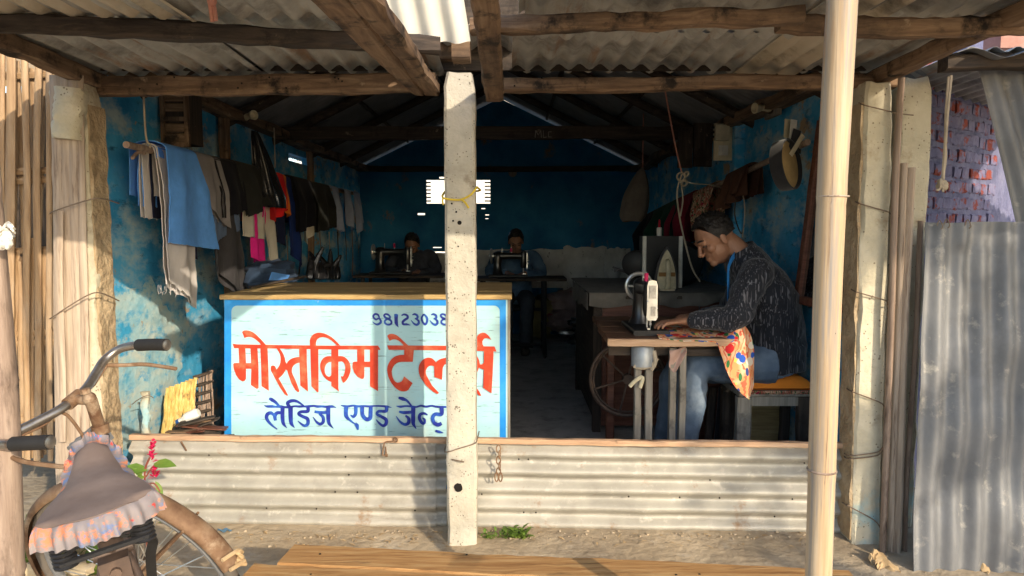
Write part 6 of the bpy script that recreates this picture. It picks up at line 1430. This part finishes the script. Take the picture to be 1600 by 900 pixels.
lug = MB(); bt(lug, B, [(.052,0,.695),(.026,0,.765)], .023, 12); lug.tube([B(.03,-.035,.72), B(.03,.035,.72)], .012, 10); lug.obox(B(-.005,0,.70), L_2*.026, hd*.018, U_*.022); lug.tube([B(-.024,.0,.70)-hd*.0, B(-.034,0,.70)], .010, 8); lug.build('seat_lug', M['frame'], bi, smooth=40)
sp = MB(); bt(sp, B, [(.035,0,.74),(.012,0,.815)], .0125, 10); sp.build('seat_post', M['rust'], bi, smooth=True)
fk = MB(); 
for k in (-1, 1): bt(fk, S, [(.59,.03*k,.68),(.645,.045*k,.52),(.70,.05*k,.40),(.755,.05*k,.36)], .0115)
fk.tube([S(.60,-.04,.665), S(.60,.04,.665)], .017, 10); fk.build('fork', M['frame'], bi, smooth=True)
sm2 = MB(); bt(sm2, S, [(.545,0,.83),(.510,0,.925)], .0145, 14); sm2.lathe([(.02,-.012),(.021,.012)], S(.54,0,.838), U_, 14); sm2.ball(S(.512,0,.93), .0165, n=12, m=8); bt(sm2, S, [(.515,0,.925),(.560,0,.936)], .0125, 12); sm2.tube([S(.56,-.022,.936), S(.56,.022,.936)], .0165, 14); sm2.lathe([(.012,0),(.012,.012),(.004,.014)], S(.512,0,.945), U_, 8); sm2.build('stem', M['rust'], bi, smooth=40)
hbm = MB(); HBp = lambda k: [(.56,0,.936),(.565,.05*k,.937),(.588,.115*k,.945),(.598,.165*k,.955),(.572,.202*k,.962),(.515,.210*k,.958),(.455,.207*k,.95)]
for k in (-1, 1): bt(hbm, S, HBp(k), .0115, 14, 8)
hbm.build('handlebar', M['chrome'], bi, smooth=True)
for k in (-1, 1):
    g_ = MB(); pts = [S(.515,.210*k,.958), S(.465,.2075*k,.951), S(.42,.204*k,.943)]; g_.tube(catmull(pts, 6), .0165, 14); g_.build('grip', M['rubber'], bi, smooth=True)
    ge = MB(); ge.lathe([(.0145,0),(.0145,.003),(.009,.0045),(.003,.0048)], pts[-1], (pts[-1]-pts[-2]), 14); ge.build('grip_end', M['chrome'], bi, smooth=True)
    lv = MB(); bt(lv, S, [(.595,.16*k,.94),(.58,.19*k,.918),(.52,.203*k,.90),(.43,.20*k,.87)], [.0055]*100, 8); lv.build('brake_lever', M['rust'], bi, smooth=True)
    rd = MB(); bt(rd, S, [(.595,.16*k,.94),(.585,.09*k,.925),(.57,.03*k,.91),(.585,.028*k,.70)], .004, 8); rd.build('brake_rod', M['rust'], bi, smooth=True)
br_ = MB(); br_.obox(S(.60,-.005,.80), (S(1,0,0)-S(0,0,0))*.004, (S(0,1,0)-S(0,0,0))*.055, (S(0,0,1)-S(0,0,0))*.028); br_.tube([S(.60,-.055,.83), S(.60,.055,.83)], .007, 8); br_.build('lamp_bracket', M['galv_grey'], bi)
bs = MB(); 
for k in (-1, 0, 1): bt(bs, S, [(.615,.02*k+.01,.83),(.62,.022*k+.01,.74)], .008, 8)
bs.build('brake_stirrup', M['galv_grey'], bi, smooth=True)
def wheel(fn, cF, cU, fender, parent):
    q = MB(); n = 48; C = lambda a, r, o=0: fn(cF + r*math.cos(a), o, cU + r*math.sin(a))
    def ring(mb, R_, rr, ry):
        rings = []
        for i in range(n):
            a = 2*math.pi*i/n; rings.append([C(a, R_ + rr*math.cos(2*math.pi*k/10), ry*math.sin(2*math.pi*k/10)) for k in range(10)])
        mb.loft(rings, False, True)
    w = thing_part = MB(); ring(w, .322, .016, .018); ty = w.build('tyre', M['tyre'], parent, smooth=True)
    r_ = MB(); ring(r_, .297, .009, .014); rim = r_.build('rim', M['galv_grey'], ty, smooth=True)
    s_ = MB()
    for i in range(32):
        a = 2*math.pi*i/32; o = .028*(1 if i % 2 else -1); ah = a + (.9 if (i//2) % 2 else -.9); s_.tube([C(ah, .022, o), C(a, .292, 0)], .0018, 4)
    so_ = s_.build('spokes', M['silver'], ty); tag(so_, kind='stuff')
    h_ = MB().tube([C(0,0,-.045), C(0,0,.045)], .018, 12); h_.build('hub', M['rust'], ty, smooth=True)
    f_ = MB(); a0, a1 = fender
    def ff(u, v):
        a = a0 + (a1-a0)*u; p = math.pi*(v*1.24-.12); r = .338 + .017*math.sin(p) + (.003*nz(a*3, v, 2)); return C(a, r, -.029*math.cos(p))
    f_.grid(ff, 46, 10, .0025); f_.build('mudguard', M['rust'], parent, smooth=60); return C
Cf = wheel(S, .75, .338, (R(-18), R(178)), bi); Cr = wheel(B, -.27, .345, (R(20), R(190)), bi)
q = MB()
for i in range(5): a = R(-14+1.5*i); q.tube(catmull([Cf(R(171+2*i), .362, .03*math.cos(i*2)), Cf(R(174+2*i), .366, -.02), Cf(R(178), .352, -.04+.01*i)], 4), .006, 6)
q.build('rag_tie', M['dry'], bi, smooth=True)
MB().obox(Cf(R(120), .26, -.045), (S(0,1,0)-S(0,0,0))*.004, (S(1,0,0)-S(0,0,0))*.018, (S(0,0,1)-S(0,0,0))*.05).build('reflector', FB['red'], bi)
for k in (-1, 1): 
    fs = MB(); fs.tube([S(.75,.05*k,.338), Cf(R(150), .345, .034*k)], .004, 6); fs.build('mudguard_stay', M['rust'], bi)
# saddle: dome, frill, springs
TIL = R(12)
def SD(x, y, z):   # x forward from saddle centre
    return B(x*math.cos(TIL) - z*math.sin(TIL) - .0, y, .862 + x*math.sin(TIL) + z*math.cos(TIL))
def hw(t):  # half width from nose (0) to tail (1)
    return .026 + .018*fade(.0,.35,t) + .046*fade(.32,.80,t) - .026*fade(.9,1.0,t)
def dome(u, v):
    t = u; x = .165 - .30*t; k = v*2-1; w = hw(t)*math.sqrt(max(.0, 1-max(0,(.04-t)/.04)**2*.8)) ; e = 1-abs(k)**2.6
    return SD(x - .035*(abs(k)**2)*fade(.75,1,t)*-1, k*w, .012*e - .004 + .010*fade(.6,1,t) - .012*fade(.0,.25,t)*(1-fade(.25,.6,t)))
sdl = MB().grid(dome, 30, 20, .012); sad = sdl.build('saddle', pm('dusty_saddle_leather', [(.12,.085,.072),(.165,.122,.104),(.21,.16,.138)], 7, (1,1,1), .8, .4, 60, .002, dirt=[((.27,.215,.17),4,.56,.75)]), bi, smooth=70)
out_ = [(t, 1) for t in [i/24 for i in range(25)]] + [(1, 1-2*i/16) for i in range(1, 16)] + [(1-i/24, -1) for i in range(25)] + [(0, -1+2*i/6) for i in range(1, 6)]
FR = pm('frilled_floral_cotton', [(.17,.15,.155),(.23,.20,.20),(.28,.24,.225)], 9, (1,1,1), .9, .3, 40, .003, dirt=[((.55,.20,.10),34,.52,.60),((.13,.18,.32),30,.55,.62),((.52,.06,.05),40,.64,.67)])
npt = len(out_); rings = []; cen = SD(.01,0,0)
for lv_ in range(5):
    d = lv_/4; ring = []
    for i in range(npt*4):
        k = i/4; i0 = int(k) % npt; i1 = (i0+1) % npt; f = k-int(k)
        a = dome(out_[i0][0], (out_[i0][1]+1)/2); b = dome(out_[i1][0], (out_[i1][1]+1)/2); p = a.lerp(b, f)
        o = p - cen; o = (o - U_*o.dot(U_)).normalized(); ruf = math.sin(k*3.1)*.0045*d + .0025*math.sin(k*1.3)*d
        nse = 1-fade(.15,.5,(.165-(p-BASE).dot(hd))/.30); ring.append(p + o*(.002 + (.016+.020*nse)*math.sin(d*1.6) + ruf) - U_*(.0005 + (.036-.055*nse)*d*d + .004*d*nz(k*.2, 1, 1)) + U_*.004*(1-d))
    rings.append(ring)
MB().loft(rings, False).build('frill', FR, bi, smooth=True)
us = MB(); us.grid(lambda u, v: SD(.12-.24*u, (v*2-1)*hw(u)*.85, -.028-.006*u), 12, 8, .008)
for k in (-1, 1):
    us.tube([SD(.13,.012*k,-.032), SD(0,.03*k,-.05), SD(-.11,.055*k,-.05)], .005, 6)
    c = SD(-.105,.062*k,-.03); pts = [c + (hd*math.cos(a) + L_2*math.sin(a))*.017 - U_*(.040*a/(5*6.283)) for a in [j*5*6.283/60 for j in range(61)]]; us.tube(pts, .0035, 6)
us.tube([SD(-.125,-.07,-.055), SD(-.125,.07,-.055)], .006, 6); us.build('saddle_springs', M['black'], bi, smooth=40)
stq = MB().tube(catmull([SD(-.10,-.03,-.055), B(-.02,-.07,.74), B(.02,-.06,.69), B(.06,-.05,.62)], 5), [(.003,.011)]*16, 6); stq.build('strap', M['rubber'], bi, smooth=True)
ks = MB(); bt(ks, B, [(.18,.05,.27),(.10,.20,.10),(.05,.26,.0)], .011); ks.build('kickstand', M['frame'], bi, smooth=True)
cr = MB(); 
for k in (-1, 1): cr.tube([B(.20,.05*k,.29), B(.20+.10*k,.06*k,.29-.14*k)], .009, 8); cr.obox(B(.20+.10*k,.11*k,.29-.14*k), hd*.03, L_2*.045, U_*.010)
cr.lathe([(.09,0),(.09,.004)], B(.20,-.04,.29), L_2, 24); cr.build('crank', M['frame'], bi)

# =================================================================== unseen trees shaped for their shade; house walls behind
def crown_tree(name, label, base, H, cc, rad, n, seed, lw=.10):
    t = thing(name, label, 'tree', base); rnd = random.Random(seed); base = V(base); cc = V(cc)
    tk = MB(); tk.tube(catmull([base - V((0,0,.1)), base.lerp(cc, .5) + V((.1,.05,0)), cc], 6), lerpl([.13,.10,.05], 13), 10)
    cl = []
    for i in range(16):
        d = V((rnd.gauss(0,1), rnd.gauss(0,1), rnd.gauss(0,.8))).normalized(); e = cc + V((d.x*rad[0], d.y*rad[1], d.z*rad[2]))*rnd.uniform(.5,.95); cl.append(e) if i else cl.extend([V((4.05,-2.4,3.42)), V((3.85,-2.35,3.62)), V((4.35,-2.4,3.25)), V((4.2,-2.3,3.75))]); tk.tube(catmull([cc.lerp(base, .25), cc.lerp(e, .5), e], 3), lerpl([.035,.02,.008], 7), 6)  # fixed extra lobes added to shade the shop floor
    tk.build('trunk', M['wood_z'], t, smooth=True)
    q = MB()
    for i in range(n):
        c = rnd.choice(cl); d = V((rnd.gauss(0,1), rnd.gauss(0,1), rnd.gauss(0,1))).normalized(); p = c + V((d.x*rad[0], d.y*rad[1], d.z*rad[2]))*(.38*rnd.random()**.5)
        k_ = (2.58-p.y)/SUN_H.y*-1; gx, gzz = p.x - SUN_H.x*k_, p.z - math.tan(SUN_EL)*k_
        if any(((gx-ex)/ea)**2 + ((gzz-ez)/eb)**2 < 1 for ex, ez, ea, eb in ((1.50,.93,.21,.27),(1.55,.05,.25,.36),(1.82,.26,.10,.20))): continue  # leaves left out to let sun patches reach the big sheet
        leaf(q, p, V((d.x, d.y, d.z-.4)), (0,0,1), lw*rnd.uniform(.7,1.3), lw*.5, .2)
    q.build('crown', M['leafdark'], t); return t
crown_tree('tree', 'leafy tree beside the lane, right of the shop', (5.75, -2.3, 0), 4, (5.55, -2.4, 3.0), (1.25, 1.0, 1.0), 11000, 3)
crown_tree('tree', 'unseen dark leafy tree added left of the bamboo fence to cut sky light', (-3.7, 1.2, 0), 4, (-3.6, 1.3, 2.0), (1.0, 1.6, 1.3), 5000, 8)  # tree added out of view to hold sky light off the fence
wh = thing('house', 'whitewashed house wall added to brighten the little back window', 'house', (0, 20, 0))  # wall added as a bright sunlit backdrop for the window
MB().box(-6, 5, 20, 20.3, -.1, 5.6).build('wall', M['white'], wh)
MB().box(-6.2, 5.2, 19.7, 20.6, 5.601, 5.8).build('roof', M['grey'], wh)
hw_ = thing('mud_house', 'dark mud house wall seen through the gaps of the bamboo fence', 'house', (-3.2, 4.0, 0))
MB().box(-4.6, -2.25, 4.0, 4.15, 0, 2.0).build('wall', M['dwood_z'], hw_)
MB().obox((-3.45, 3.9, 2.15), (1.4,0,0), (0,.6,.22), (0,-.01,.03)).build('thatch', M['dry'], hw_)
